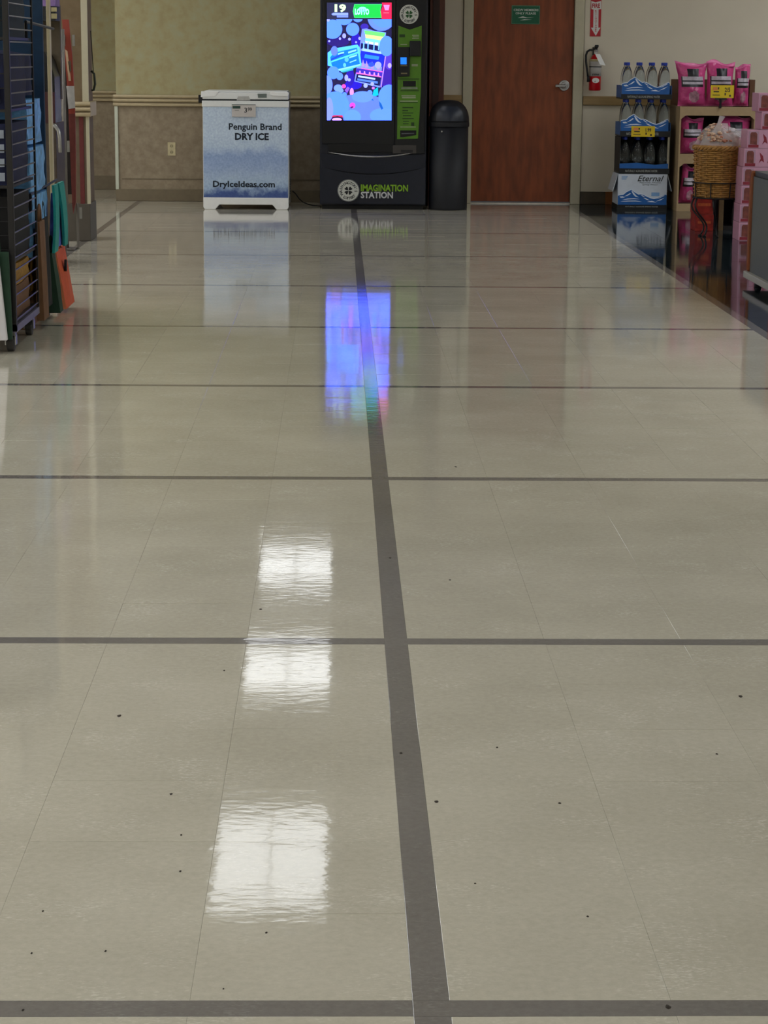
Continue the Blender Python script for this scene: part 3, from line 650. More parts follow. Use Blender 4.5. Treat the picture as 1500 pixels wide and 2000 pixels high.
sell(688.5, 206, 5.5, 5.5, (220, 60, 220)); spoly([(684, 209), (690, 207), (690, 210), (685, 212)], (90, 20, 120), 1.0)
spoly([(645, 235), (651, 225.5), (669, 225.5), (671, 235)], (30, 16, 60), 1.0); spoly([(647, 229), (651, 225), (669, 225), (670, 229.5), (659, 227)], (210, 40, 80), 1.2); sell(658, 233.5, 9.5, 3.2, (230, 180, 255))
scr = MB().poly(Vp([(637, 3.5), (766, 3.5), (766, 236.5), (637, 236.5)]), VY+0.0, 0.008).build('screen', mat('screen glass edge', (10, 12, 18), 0.2), vm)
keys = sorted(SCR, key=lambda k: SCR[k])
pic.build('screen_picture', [glow('screen light %d %d %d %d' % (k[0]+(int(k[1]*100),)), k[0], k[1]) for k in keys], scr)

# ================================================================== LITTER BIN
bx0 = at(838, 300, 18.25)[0]; bx1 = at(918, 300, 18.25)[0]; br = (bx1-bx0)/2; bcx = (bx0+bx1)/2; bcy = 18.25+br
ztop = at(880, 195, bcy)[1]; zd = ztop-br*0.98
lb = thing('litter_bin', (bcx, bcy, 0), 'black domed litter bin between the vending machine and the brown door', 'trash can')
M_bin = mat('black painted steel', (18, 20, 28), 0.55, noise=0.15)
zrim = at(880, 246, bcy)[1]
MB().ring(bcx, bcy, [(br*0.94, 0), (br*0.95, 0.012), (br*0.955, zrim-0.004)], 40).build('can_body', M_bin, lb, smooth=True)
MB().ring(bcx, bcy, [(br*0.99, zrim-0.004), (br, zrim), (br, zrim+0.028), (br*0.98, zrim+0.034)], 40).build('rim_band', M_bin, lb, smooth=False)
prof = [(br*0.985, zrim+0.03)]+[(br*0.985*math.cos(math.pi/2*i/9)**0.75, zd+(ztop-zd)*math.sin(math.pi/2*i/9)) for i in range(0, 9)]+[(0.001, ztop)]
MB().ring(bcx, bcy, prof, 40).build('dome_lid', M_bin, lb, smooth=True)
# push flap on the front of the dome
fp_ = []; zf0 = zrim+0.045; zf1 = at(880, 207, bcy)[1]
mb = MB(); vs = []; fs = []; nu, nv = 12, 6
for j in range(nv+1):
    z = zf0+(zf1-zf0)*j/nv; half = 0.72 if j < 4 else 0.72*math.cos((j-3)/3.6)
    for i in range(nu+1):
        a = -math.pi/2+half*(2*i/nu-1)
        t_ = max(0, (z-zd)/(ztop-zd)); rr = br*0.985*(math.cos(math.asin(min(1, t_)))**0.75 if t_ > 0 else 1)+0.004
        vs.append((bcx+rr*math.cos(a)*1.0, bcy+rr*math.sin(a), z))
for j in range(nv):
    for i in range(nu): q = j*(nu+1)+i; fs.append((q, q+1, q+nu+2, q+nu+1))
mb.add(vs, fs).build('push_flap', mat('blue black flap', (34, 40, 54), 0.35, noise=0.1), lb, smooth=True)
lx, lzz = at(863, 257, bcy-br); MB().disc(lx, lzz, 0.007, bcy-br*0.93, 0.02, 0, 14).build('lock', M_metal, lb)

# ================================================================== WALL OUTLET, CORD
ox0, oz0 = at(328, 304, WALLY); ox1, oz1 = at(343, 278, WALLY); yo = WALLY-0.012
ot = thing('wall_outlet', ((ox0+ox1)/2, yo, oz0), 'cream double power outlet low on the mottled wall', 'outlet')
MB().box(ox0, ox1, yo-0.006, yo, oz0, oz1).build('cover_plate', mat('ivory plastic', (196, 184, 148), 0.4), ot, bevel=0.002)
for k in (0.27, 0.73):
    zc = oz0+(oz1-oz0)*k; xc = (ox0+ox1)/2
    so = MB().disc(xc, zc, 0.016, yo-0.009, 0.004, 0, 20).build('socket', mat('ivory socket', (172, 160, 126), 0.4), ot)
    MB().box(xc-0.008, xc-0.005, yo-0.0095, yo-0.008, zc-0.006, zc+0.006).box(xc+0.005, xc+0.008, yo-0.0095, yo-0.008, zc-0.006, zc+0.006).build('contact_slot', M_black, so)
cp = [at(x, y, Y)+(Y,) for x, y, Y in ((571, 373, 18.9), (577, 378, 18.9), (584, 388, 18.85), (592, 395, 18.8), (602, 399, 18.7), (612, 401.5, 18.65), (626, 403, 18.6))]
cp = [(c[0], c[2], max(0.006, c[1])) for c in cp]
tag(MB().tube(cp, 0.005, 8).build('power_cord', M_black, loc=(cp[3][0], 18.8, 0)), 'thin black power cord between the freezer and vending machine', 'cord')

# ================================================================== FIRE EXTINGUISHER AND ITS SIGN
EY = WALLY-0.002
x0, z0 = at(1152, 71, EY); x1, z1 = at(1175, -6, EY)
es = thing('extinguisher_sign', ((x0+x1)/2, EY, z0), 'red arrow sign pointing down to the fire extinguisher', 'sign')
M_red = mat('sign red', (176, 22, 36), 0.4, noise=0.04)
MB().box(x0, x1, EY-0.003, EY, z0, z1).build('sign_plate', M_red, es)
w = x1-x0
def E_(x, y): return at(x, y, EY)
MB().poly([E_(1154.5, 2), E_(1163, 4.5), E_(1174, 2), E_(1174, 18), E_(1169, 18.5), E_(1168.5, 54), E_(1172.5, 54), E_(1163.5, 70), E_(1154, 54), E_(1158.5, 54), E_(1159, 18.5), E_(1155, 18)], EY-0.004, 0.001).build('arrow', mat('white sign print', (214, 212, 208), 0.5, noise=0.02), es)
tm = MB(); a = E_(1156.5, 15.5); b = E_(1172, 7); tm.text('FIRE', a[0], b[0], a[1], b[1], EY-0.0045, bold=0.03)
for i, ch in enumerate('EXTINGUISHER'):
    a = E_(1161.8, 22.5+i*3.6); b = E_(1165.6, 19.8+i*3.6); tm.text(ch, a[0]+(0.006 if ch == 'I' else 0), b[0]-(0.006 if ch == 'I' else 0), a[1], b[1], EY-0.0045, bold=0.02)
tm.build('lettering', M_red, es)
ex, ez0 = at(1162, 177, 19.1); ez1 = at(1162, 107, 19.1)[1]; er = 0.052; ey = 19.12
fe = thing('fire_extinguisher', (ex, ey, ez0), 'small red fire extinguisher with a paper tag hung beside the door', 'fire extinguisher')
M_cyl = mat('extinguisher red', (188, 14, 26), 0.3, noise=0.05)
zs = lambda y: at(1162, y, 19.1)[1]
MB().ring(ex, ey, [(er*0.9, ez0), (er, ez0+0.008), (er, zs(122)), (er*0.92, zs(116)), (er*0.6, zs(109)), (er*0.32, zs(106.5)), (0.012, zs(104))], 28).build('cylinder', M_cyl, fe, smooth=True)
MB().ring(ex, ey, [(er+0.001, zs(149)), (er+0.001, zs(119))], 28).build('label_wrap', mat('grey white label', (176, 172, 168), 0.5, noise=0.08), fe, smooth=True)
MB().ring(ex, ey, [(er+0.0015, zs(120)), (er+0.0015, zs(115.5))], 28).build('cream_band', mat('cream label band', (196, 184, 140), 0.5), fe, smooth=True)
MB().ring(ex, ey, [(er+0.003, zs(131.5)), (er+0.003, zs(129.5))], 28).build('strap', M_black, fe)
MB().disc(ex, zs(157), 0.031, ey-er-0.002, 0.004, 0, 24, 0.022).build('round_decal', mat('white sign print', (214, 212, 208), 0.5), fe)
MB().text('FIRE', ex-0.03, ex+0.03, zs(147), zs(144), ey-er-0.0025, bold=0.03).poly([(ex-0.012, zs(160)), (ex-0.002, zs(157)), (ex-0.004, zs(161))], ey-er-0.003, 0.001).build('label_print', mat('dark grey ink', (52, 52, 54), 0.5), fe)
vl = MB().box(ex-0.016, ex+0.016, ey-0.016, ey+0.016, zs(106), zs(98)).build('valve', M_metal, fe, bevel=0.004)
MB().hexa([(ex-0.016, ey-0.07, zs(92)), (ex+0.016, ey-0.07, zs(92)), (ex+0.016, ey+0.02, zs(95)), (ex-0.016, ey+0.02, zs(95))], [(ex-0.016, ey-0.07, zs(87.5)), (ex+0.016, ey-0.07, zs(87.5)), (ex+0.016, ey+0.02, zs(92)), (ex-0.016, ey+0.02, zs(92))]).build('lever', M_black, fe, bevel=0.003)
MB().box(ex-0.012, ex+0.014, ey-0.06, ey+0.015, zs(100), zs(97)).build('carry_handle', M_metal, fe, bevel=0.003)
hp = [at(x, y, 19.08) for x, y in ((1157, 98), (1152, 97.5), (1147, 101), (1144.5, 108), (1144.5, 120), (1146, 132), (1147.5, 143), (1148, 150))]
MB().tube([(q[0], 19.08, q[1]) for q in hp], 0.009, 8).build('hose', M_black, fe, smooth=True)
q = at(1149.5, 160, 19.08); q2 = at(1148.5, 148, 19.08)
MB().tube([(q2[0], 19.08, q2[1]), (q[0], 19.08, q[1])], [0.010, 0.016], 10).build('nozzle', M_black, fe, smooth=True)
MB().hexa([(at(1162, 105, 19.05)[0], 19.045, zs(105)), (at(1172, 104, 19.05)[0], 19.045, zs(106)), (at(1183, 126, 19.0)[0], 19.0, zs(128)), (at(1172, 126, 19.0)[0], 19.0, zs(126))], [(at(1162, 105, 19.05)[0], 19.047, zs(105)), (at(1172, 104, 19.05)[0], 19.047, zs(106)), (at(1183, 126, 19.0)[0], 19.002, zs(128)), (at(1172, 126, 19.0)[0], 19.002, zs(126))]).build('paper_tag', mat('white paper', (226, 226, 224), 0.6, noise=0.02), fe)
MB().box(ex-0.02, ex+0.02, ey+er*0.9, WALLY, zs(125), zs(92)).build('wall_bracket', M_black, fe)

# ================================================================== WATER STACK
WY = 18.55
def Wt(x, y): return at(x, y, WY)
wx0, wx1 = 2.395, 2.82; WD = 0.36
wcx = (wx0+wx1)/2
M_cb = mat('blue printed carton', (22, 88, 160), 0.5, noise=0.08)
M_cw = mat('white snow print', (206, 216, 230), 0.5, noise=0.03)
M_ck = mat('black carton band', (16, 17, 20), 0.5, noise=0.1)
M_cl = mat('pale blue printed carton', (120, 160, 206), 0.5, noise=0.05)
M_boxw = mat('bluish white carton', (196, 204, 216), 0.5, noise=0.03)
M_bandtxt = mat('grey band lettering', (150, 150, 146), 0.5)
def bottle(cx, cy, z0, h, label, group):
    t = thing('water_bottle', (cx, cy, z0), label, 'bottle', group)
    r = 0.045
    MB().ring(cx, cy, [(r*0.8, z0), (r, z0+0.01), (r, z0+h*0.28), (r*0.94, z0+h*0.31), (r, z0+h*0.34), (r*1.0, z0+h*0.52), (r*0.95, z0+h*0.62), (r*0.78, z0+h*0.75), (r*0.5, z0+h*0.86), (r*0.34, z0+h*0.9), (r*0.34, z0+h*0.915)], 18).build('bottle_body', M_pet, t, smooth=True)
    MB().ring(cx, cy, [(r*0.40, z0+h*0.915), (r*0.42, z0+h*0.925), (r*0.42, z0+h*0.99), (r*0.36, z0+h)], 16).build('cap', M_cap, t)
    return t
M_pet = mat('clear water bottle', (236, 243, 248), 0.0, noise=0.01, trans=1.0, ior=1.33)
M_cap = mat('blue bottle cap', (30, 58, 168), 0.4, noise=0.05)
def mountain(mb, x0, x1, z0, h, y, m=(0, 1)):
    """blue mountain front with white rims and snow streaks; m = (blue, white) slots"""
    w = x1-x0
    def q(u, v): return (x0+u*w, z0+v*h)
    out = [(0, 0), (0, 0.62), (0.05, 0.66), (0.11, 0.68), (0.17, 0.84), (0.27, 1.0), (0.34, 0.84), (0.42, 0.70), (0.47, 0.72), (0.52, 0.68), (0.60, 0.56), (0.68, 0.46), (0.74, 0.42), (0.80, 0.46), (0.88, 0.58), (0.97, 0.72), (1, 0.66), (1, 0)]
    mb.poly([q(*p) for p in out], y, 0.004, m[1])
    mb.poly([q(p[0], max(0, p[1]-0.045)) if p[1] > 0 else q(*p) for p in out], y-0.0006, 0.0006, m[0])
    for s in (((0.27, 0.9), (0.30, 0.86), (0.38, 0.58), (0.43, 0.48), (0.36, 0.52), (0.31, 0.66)), ((0.24, 0.74), (0.27, 0.72), (0.20, 0.58), (0.12, 0.52), (0.16, 0.58)), ((0.08, 0.30), (0.2, 0.40), (0.33, 0.42), (0.45, 0.36), (0.33, 0.36), (0.2, 0.34)),
              ((0.05, 0.20), (0.2, 0.26), (0.36, 0.27), (0.5, 0.2), (0.36, 0.22), (0.2, 0.21)), ((0.46, 0.64), (0.5, 0.62), (0.56, 0.5), (0.52, 0.52)), ((0.52, 0.46), (0.58, 0.42), (0.66, 0.28), (0.58, 0.34)), ((0.93, 0.6), (0.97, 0.62), (0.86, 0.44), (0.8, 0.38)), ((0.96, 0.46), (0.88, 0.3), (0.78, 0.22), (0.86, 0.34)), ((0.6, 0.2), (0.7, 0.26), (0.8, 0.16), (0.7, 0.18)), ((0.03, 0.52), (0.1, 0.54), (0.14, 0.46), (0.06, 0.44))):
        mb.poly([q(*p) for p in s], y-0.0012, 0.0006, m[1])
def zW(y): return Wt(1255, y)[1]
rows = [(zW(194), zW(184), zW(150), 'top'), (zW(267), zW(256), zW(222.5), 'middle'), (zW(339), zW(329), zW(319), 'lowest')]
# closed carton at the bottom
zb1 = zW(340)
bxn = thing('water_carton', (wcx, WY+WD/2, 0), 'white water carton with blue mountains at the bottom of the bottle stack', 'carton')
MB().box(wx0-0.008, wx1-0.012, WY, WY+WD, 0, zb1).build('carton_body', [M_boxw], bxn, bevel=0.003)
MB().box(wx0-0.012, wx1-0.008, WY-0.002, WY+WD, 0, zW(400)).build('carton_band', M_ck, bxn)
mb = MB(); mountain(mb, wx0-0.006, wx1-0.014, zW(400), zW(369.5)-zW(400), WY-0.006)
mb.build('mountain_print', [M_cb, M_cw], bxn)
lt = MB(); a = Wt(1245, 354); b = Wt(1297, 343); lt.text('Eternal', a[0], b[0], a[1], b[1], WY-0.002, shear=0.35, bold=0.012)
a = Wt(1249, 358.5); b = Wt(1291, 355.5); lt.text('Naturally Alkaline', a[0], b[0], a[1], b[1], WY-0.002, shear=0.3); a = Wt(1254, 362.5); b = Wt(1285, 359.5); lt.text('Spring Water', a[0], b[0], a[1], b[1], WY-0.002, shear=0.3)
lt.build('lettering', mat('charcoal print', (52, 54, 56), 0.5), bxn)
lt = MB(); a = Wt(1272, 383); b = Wt(1288, 376); lt.poly([(a[0], a[1]), (b[0], a[1]), (b[0], b[1]), (a[0], b[1])], WY-0.002, 0.001)
for y in (344, 346.5, 349): a = Wt(1214, y+1.4); b = Wt(1226-(y-344)*0.6, y); lt.poly([(a[0], a[1]), (b[0], a[1]), (b[0], b[1]), (a[0], b[1])], WY-0.002, 0.001)
lt.build('small_print', M_cl, bxn)
a = Wt(1221, 410-5.5); b = Wt(1285, 402.5)
MB().text('NATURALLY ALKALINE SPRING WATER', a[0], b[0], a[1], b[1], WY-0.0035, bold=0.02).build('band_lettering', M_bandtxt, bxn)
for s_, xx in ((-1, wx0-0.008), (1, wx1-0.012)):
    MB().hexa([(xx, WY+0.01, zb1-0.002), (xx, WY+WD-0.02, zb1-0.002), (xx+s_*0.003, WY+WD-0.02, zb1), (xx+s_*0.003, WY+0.01, zb1)], [(xx+s_*0.04, WY+0.01, zW(374)), (xx+s_*0.04, WY+WD-0.02, zW(374)), (xx+s_*0.044, WY+WD-0.02, zW(374)+0.003), (xx+s_*0.044, WY+0.01, zW(374)+0.003)]).build('carton_flap', M_boxw, bxn)
for zt0, zt1, zt2, nm in rows:
    t = thing('bottle_tray', (wcx, WY+WD/2, zt0), 'blue mountain cardboard tray of water bottles, %s of the stack of three trays' % nm, 'tray', 'stacked bottle trays')
    if nm == 'middle': t['label'] = 'blue mountain bottle tray with the yellow price tag, middle of the stack'
    if nm == 'lowest': t['label'] = 'dark low-fronted bottle tray directly on the white water carton'
    MB().box(wx0, wx1, WY, WY+WD, zt0, zt0+0.012).build('tray_floor', M_ck, t)
    MB().box(wx0-0.003, wx1+0.003, WY-0.003, WY+0.004, zt0, zt1).build('front_band', M_ck, t)
    if nm != 'lowest':
        mb = MB(); mountain(mb, wx0, wx1-0.02, zt1, zt2-zt1, WY-0.004)
        mb.build('mountain_front', [M_cb, M_cw], t)
        MB().box(wx0, wx0+0.004, WY+0.004, WY+WD, zt0+0.012, zt1+(zt2-zt1)*0.5).box(wx1-0.004, wx1, WY+0.004, WY+WD, zt0+0.012, zt1+(zt2-zt1)*0.5).box(wx0, wx1, WY+WD-0.004, WY+WD, zt0+0.012, zt1+(zt2-zt1)*0.5).build('tray_sides', M_cb, t)
    else:
        MB().poly([(wx0, zt1), (wx1-0.01, zt1), (wx1-0.01, zt2), (wx0+0.3, zt2-0.012), (wx0+0.15, zt2+0.004), (wx0, zt2-0.004)], WY-0.004, 0.004).build('low_front', M_cb, t)
        zz = rows[1][0]-0.004
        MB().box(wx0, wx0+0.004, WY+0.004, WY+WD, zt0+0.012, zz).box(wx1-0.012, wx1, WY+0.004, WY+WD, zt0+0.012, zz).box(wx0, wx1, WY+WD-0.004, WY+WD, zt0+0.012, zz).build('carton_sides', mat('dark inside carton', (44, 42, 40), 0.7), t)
        MB().box(wx1-0.02, wx1-0.004, WY-0.002, WY+0.006, zt1, zz).build('torn_edge', mat('torn pale carton edge', (180, 172, 150), 0.7), t)
    a = (wx0+0.05, zt0+0.012); b = (wx1-0.1, zt1-0.012)
    MB().text('NATURALLY ALKALINE SPRING WATER', a[0], b[0], a[1], b[1], WY-0.004, bold=0.02).build('band_lettering', M_bandtxt, t)
hb = {'top': zW(122)-zW(194)-0.012, 'middle': rows[0][0]-rows[1][0]-0.013, 'lowest': rows[1][0]-rows[2][0]-0.014}
first_b = {}
for zt0, zt1, zt2, nm in rows:
    for r_ in (0, 1):
        for i in range(4):
            cx = wx0+0.052+i*(wx1-wx0-0.107)/3; cy = WY+0.058+r_*0.11
            side = ('leftmost', 'second from left', 'third from left', 'rightmost')[i]
            lab = ('%s clear bottle with blue cap in the front row of the %s tray' % (side, nm)) if r_ == 0 else 'clear blue-capped bottle in the second row of the %s tray' % nm
            grp = 'water bottles in the %s tray' % nm
            if nm not in first_b: first_b[nm] = bottle(cx, cy, zt0+0.012, hb[nm], lab, grp)
            else: copy_tree(first_b[nm], (cx, cy, zt0+0.012), lab)
M_ytag = mat('yellow price tag', (214, 184, 22), 0.5, noise=0.04); M_tagink = mat('dark tag ink', (62, 46, 30), 0.5)
def price_tag(x0, z0, x1, z1, y, label, price, red=True):
    t = thing('price_tag', ((x0+x1)/2, y, z0), label, 'price tag')
    MB().box(x0, x1, y-0.002, y, z0, z1).build('tag_card', M_ytag, t)
    w = x1-x0; h = z1-z0
    MB().poly([(x0+w*0.07, z0+h*0.6), (x0+w*0.3, z0+h*0.6), (x0+w*0.27, z0+h*0.85), (x0+w*0.1, z0+h*0.85)], y-0.003, 0.001).build('orange_logo', mat('orange tag logo', (216, 130, 70), 0.5), t)
    MB().text(price, x0+w*0.6, x0+w*0.84, z0+h*0.46, z0+h*0.82, y-0.003, bold=0.03).box(x0+w*0.3, x0+w*0.36, y-0.003, y-0.002, z0+h*0.66, z0+h*0.84).box(x0+w*0.12, x0+w*0.36, y-0.003, y-0.002, z0+h*0.44, z0+h*0.54).box(x0+w*0.08, x0+w*0.4, y-0.003, y-0.002, z0+h*0.2, z0+h*0.26).box(x0+w*0.6, x0+w*0.66, y-0.003, y-0.002, z0+h*0.2, z0+h*0.4).box(x0+w*0.8, x0+w*0.88, y-0.003, y-0.002, z0+h*0.1, z0+h*0.26).build('tag_print', M_tagink, t)
    return t
a = Wt(1232.5, 267); b = Wt(1279, 246.5); price_tag(a[0], a[1], b[0], b[1], WY-0.008, 'yellow price tag on the front of the middle water tray', '1.99')

# ================================================================== PINK BAG DISPLAY
PY = 18.40
def D(x, y): return at(x, y, PY)
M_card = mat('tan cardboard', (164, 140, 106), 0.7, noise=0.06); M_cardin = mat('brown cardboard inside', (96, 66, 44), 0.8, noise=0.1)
px0 = D(1322, 380)[0]; px1 = D(1477, 215)[0]; PD = 0.55
ds = thing('cardboard_display', ((px0+px1)/2, PY+PD/2, 0), 'tan cardboard floor display holding shelves of pink snack bags', 'display stand')
zt_ = D(1400, 208)[1]
MB().box(px0, px0+0.014, PY, PY+PD, 0, zt_-0.002).build('side_panel', M_card, ds); MB().box(px1-0.014, px1, PY, PY+PD, 0, zt_).build('side_panel', M_card, ds)
MB().box(px0, px1, PY+PD-0.012, PY+PD, 0, D(1470, 157)[1]).build('back_panel', M_cardin, ds)
MB().box(px1-0.045, px1, PY+0.1, PY+PD-0.012, zt_, D(1470, 156)[1]).build('back_flap', M_cardin, ds)
lips = [(208.5, 226), (301, 320), (398, 413)]
zsh = []
for k, (ya, yb) in enumerate(lips):
    za = D(1400, ya)[1]; zb_ = max(0.0, D(1400, yb)[1]); zsh.append(za)
    MB().box(px0+0.014, px1-0.014, PY+0.01, PY+PD-0.012, zb_ if k == 2 else za-0.03, za-0.012).build('shelf', M_cardin, ds)
    c = 0.03
    pts = [(px0, zb_-(c if k < 2 else 0)), (px0+0.014, zb_-(c if k < 2 else 0)), (px0+0.05, zb_), (px1-0.05, zb_), (px1-0.014, zb_-(c if k < 2 else 0)), (px1, zb_-(c if k < 2 else 0)), (px1, za), (px0, za)]
    MB().poly(pts, PY-0.004, 0.005).build('shelf_lip', M_card, ds)
M_pink = mat('pink glossy bag film', (200, 72, 132), 0.2, noise=0.14, scale=9, bump=0.03, bscale=16)
M_badge = mat('black bag badge', (26, 26, 34), 0.35); M_gtxt = mat('silver bag lettering', (186, 178, 190), 0.4, noise=0.15, scale=60); M_pict = mat('pale bag picture', (178, 132, 148), 0.4, noise=0.35, scale=30)
M_crimp = mat('bright pink seal', (222, 110, 164), 0.3, noise=0.12, scale=40)
def pillow_bag(cx, y, z0, w, h, dep, label, lean=0.0, seed=0, flare=0.0):
    rnd = random.Random(seed); nu, nv = 22, 34
    t = thing('snack_bag', (cx, y+dep/2, z0), label, 'snack bag', 'pink snack bags')
    ph = [rnd.uniform(0, 6.3) for _ in range(6)]
    def P(u, v, s):   # u,v in 0..1
        prof = (math.sin(math.pi*min(1, max(0, (v-0.02)/0.94)))**0.45 if 0.02 < v < 0.96 else 0)*(math.sin(math.pi*u)**0.6 if 0 < u < 1 else 0)
        wig = 0.009*math.sin(9*u+ph[0])*math.sin(7*v+ph[1])+0.006*math.sin(17*v+ph[2]+6*u)+0.012*abs(math.sin(7*u-5*v+ph[3]))*abs(v-0.5)+0.005*math.sin(31*u+9*v+ph[4])*abs(v-0.5)*2
        ww = w*(1-0.09*math.sin(math.pi*v)**0.8+flare*max(0, v-0.7))
        x = cx+(u-0.5)*ww+lean*v
        zz = z0+h*v+0.014*math.sin(5.2*u+ph[3])*(v > 0.9)+0.008*math.sin(9*u+ph[4])*(v > 0.96)
        yy = y+dep*0.5+s*(dep*0.5*prof+wig*prof+0.001)
        if v > 0.9: yy += 0.012*math.sin(7*u+ph[5])
        return (x, yy, zz)
    mb = MB(); vs = []; fs = []; ms = []
    for s in (-1, 1):
        o = len(vs)
        for j in range(nv+1):
            for i in range(nu+1): vs.append(P(i/nu, j/nv, s))
        for j in range(nv):
            for i in range(nu):
                q = o+j*(nu+1)+i; f = (q, q+1, q+nu+2, q+nu+1); u, v = (i+0.5)/nu, (j+0.5)/nv
                m = 0
                if s < 0:
                    if 0.3 < u < 0.74 and 0.69 < v < 0.84: m = 1
                    elif 0.12 < u < 0.9 and (0.6 < v < 0.67 or 0.49 < v < 0.565): m = 2
                    elif 0.1 < u < 0.92 and 0.455 < v < 0.68: m = 1
                    elif (u-0.55)**2/0.04+(v-0.22)**2/0.016 < 1: m = 3
                if v > 0.95 or v < 0.03: m = 4
                fs.append(f if s < 0 else f[::-1]); ms.append(m)
    for f, m in zip(fs, ms):
        pass
    b = MB(); b.v = vs; b.f = fs; b.m = ms
    b.build('bag_film', [M_pink, M_badge, M_gtxt, M_pict, M_crimp], t, smooth=True)
    # short dark strokes of the lettering
    tx = MB(); y_ = y-0.012
    return t
def bag_px(xa, xb, ya, yb, label, seed, lean=0.0, flare=0.0, off=0.02, dep=0.16):
    a = at(xa, yb, PY+off); b = at(xb, ya, PY+off); pillow_bag((a[0]+b[0])/2, PY+off, max(a[1], 0.0), b[0]-a[0], b[1]-a[1], dep, label, lean, seed, flare)
bag_px(1326, 1386, 122, 207.5, 'leftmost of three pink snack bags standing on the top of the cardboard display', 1, lean=-0.02, flare=0.5)
bag_px(1380, 1438, 121, 207.5, 'middle pink snack bag behind the yellow price tag on the cardboard display', 2, flare=0.15)
bag_px(1434, 1468, 127, 207.5, 'narrow rightmost pink snack bag on the top of the cardboard display', 3, lean=0.01)
bag_px(1329, 1378, 230, 300, 'pink snack bag on the middle shelf, left of the clear plastic bag', 4, off=0.03)
bag_px(1404, 1470, 228, 300, 'pink snack bag on the middle shelf, behind the clear plastic bag', 5, off=0.03)
bag_px(1326, 1364, 324, 397, 'tilted pink snack bag on the lowest shelf beside the wicker basket', 6, off=0.03, lean=0.03)
a = D(1386.5, 191); b = D(1432.5, 166.5); pt = price_tag(a[0], a[1], b[0], b[1], PY-0.03, 'yellow price tag clipped in front of the pink snack bags', '2/5')
cx_ = (a[0]+b[0])/2-0.01; zc_ = D(1408, 209)[1]
MB().tube([(cx_, PY-0.027, a[1]-0.004), (cx_, PY-0.02, zc_+0.02), (cx_, PY-0.014, zc_-0.005)], [0.012, 0.009, 0.012], 8).box(cx_-0.05, cx_+0.05, PY-0.03, PY-0.026, a[1]-0.014, a[1]+0.01).build('tag_clip', M_black, pt)

# ================================================================== WICKER BASKET ON IRON STAND
BY = 15.78
bL = at(1358, 300, BY)[0]; bR = at(1450, 300, BY)[0]; R_ = (bR-bL)/2; bcx = (bL+bR)/2; bcy = BY
zb0 = at(1400, 387, BY-R_)[1]; zb1 = at(1400, 290, BY-R_)[1]
M_wick = mat('golden wicker', (168, 122, 62), 0.5, noise=0.3, scale=40)
bk = thing('wicker_basket', (bcx, bcy, zb0), 'round golden wicker basket holding a clear plastic bag', 'basket')
wv = MB(); nst = 18; nr = 24
for k in range(nr):
    z = zb0+0.012+(zb1-zb0-0.03)*k/(nr-1); rr = R_*(0.93+0.07*k/(nr-1))
    wv.tube([(bcx+(rr+0.009*math.sin(math.pi*(i/2+k)))*math.cos(2*math.pi*i/(nst*2)*1.0), bcy+(rr+0.009*math.sin(math.pi*(i/2+k)))*math.sin(2*math.pi*i/(nst*2)), z) for i in range(nst*2)], 0.0072, 5, closed=True)
o = wv.build('weave', M_wick, bk, smooth=True); o['kind'] = 'stuff'
sk = MB()
for i in range(nst): a = 2*math.pi*(i+0.5)/nst; sk.tube([(bcx+R_*0.93*math.cos(a), bcy+R_*0.93*math.sin(a), zb0), (bcx+R_*math.cos(a), bcy+R_*math.sin(a), zb1-0.01)], 0.006, 5)
o = sk.build('stakes', M_wick, bk); o['kind'] = 'stuff'
MB().ring(bcx, bcy, [(R_*0.86, zb0+0.01), (R_*0.93, zb1-0.01)], 28).build('gap_shade', mat('painted gap shade brown', (64, 42, 22), 0.8), bk)  # dark sheet added inside the weave, shade of its gaps painted in
MB().ring(bcx, bcy, [(0.001, zb0), (R_*0.92, zb0), (R_*0.92, zb0+0.008), (0.001, zb0+0.008)], 28).build('basket_floor', M_wick, bk)
for s in (0, 1, 2):
    MB().tube([(bcx+(R_*1.02+0.011*math.cos(12*2*math.pi*i/96+s*2.094))*math.cos(2*math.pi*i/96), bcy+(R_*1.02+0.011*math.cos(12*2*math.pi*i/96+s*2.094))*math.sin(2*math.pi*i/96), zb1+0.011*math.sin(12*2*math.pi*i/96+s*2.094)) for i in range(96)], 0.0105, 6, closed=True).build('rim_strand', M_wick, bk, smooth=True)
# stand
M_iron = mat('black wrought iron', (18, 17, 18), 0.45, noise=0.15)
st = thing('iron_stand', (bcx, bcy, 0), 'black wrought iron stand with curved legs under the wicker basket', 'stand')
zr = at(1400, 358.5, BY-R_)[1]
def circ(r, z, n=40): return [(bcx+r*math.cos(2*math.pi*i/n), bcy+r*math.sin(2*math.pi*i/n), z) for i in range(n)]
MB().tube(circ(R_*0.965+0.018, zr), 0.005, 6, closed=True).build('upper_hoop', M_iron, st, smooth=True)
MB().tube(circ(R_*0.93+0.018, zb0-0.006), 0.006, 6, closed=True).build('lower_hoop', M_iron, st, smooth=True)
MB().tube([(bcx-R_*0.94, bcy, zb0-0.008), (bcx+R_*0.94, bcy, zb0-0.008)], 0.005, 6).tube([(bcx, bcy-R_*0.94, zb0-0.008), (bcx, bcy+R_*0.94, zb0-0.008)], 0.005, 6).build('cross_bar', M_iron, st)
for k in range(8):
    a = 2*math.pi*k/8+0.35; MB().tube([(bcx+(R_*0.93+0.018)*math.cos(a), bcy+(R_*0.93+0.018)*math.sin(a), zb0-0.006), (bcx+(R_*0.965+0.018)*math.cos(a), bcy+(R_*0.965+0.018)*math.sin(a), zr)], 0.0045, 6).build('upright', M_iron, st)
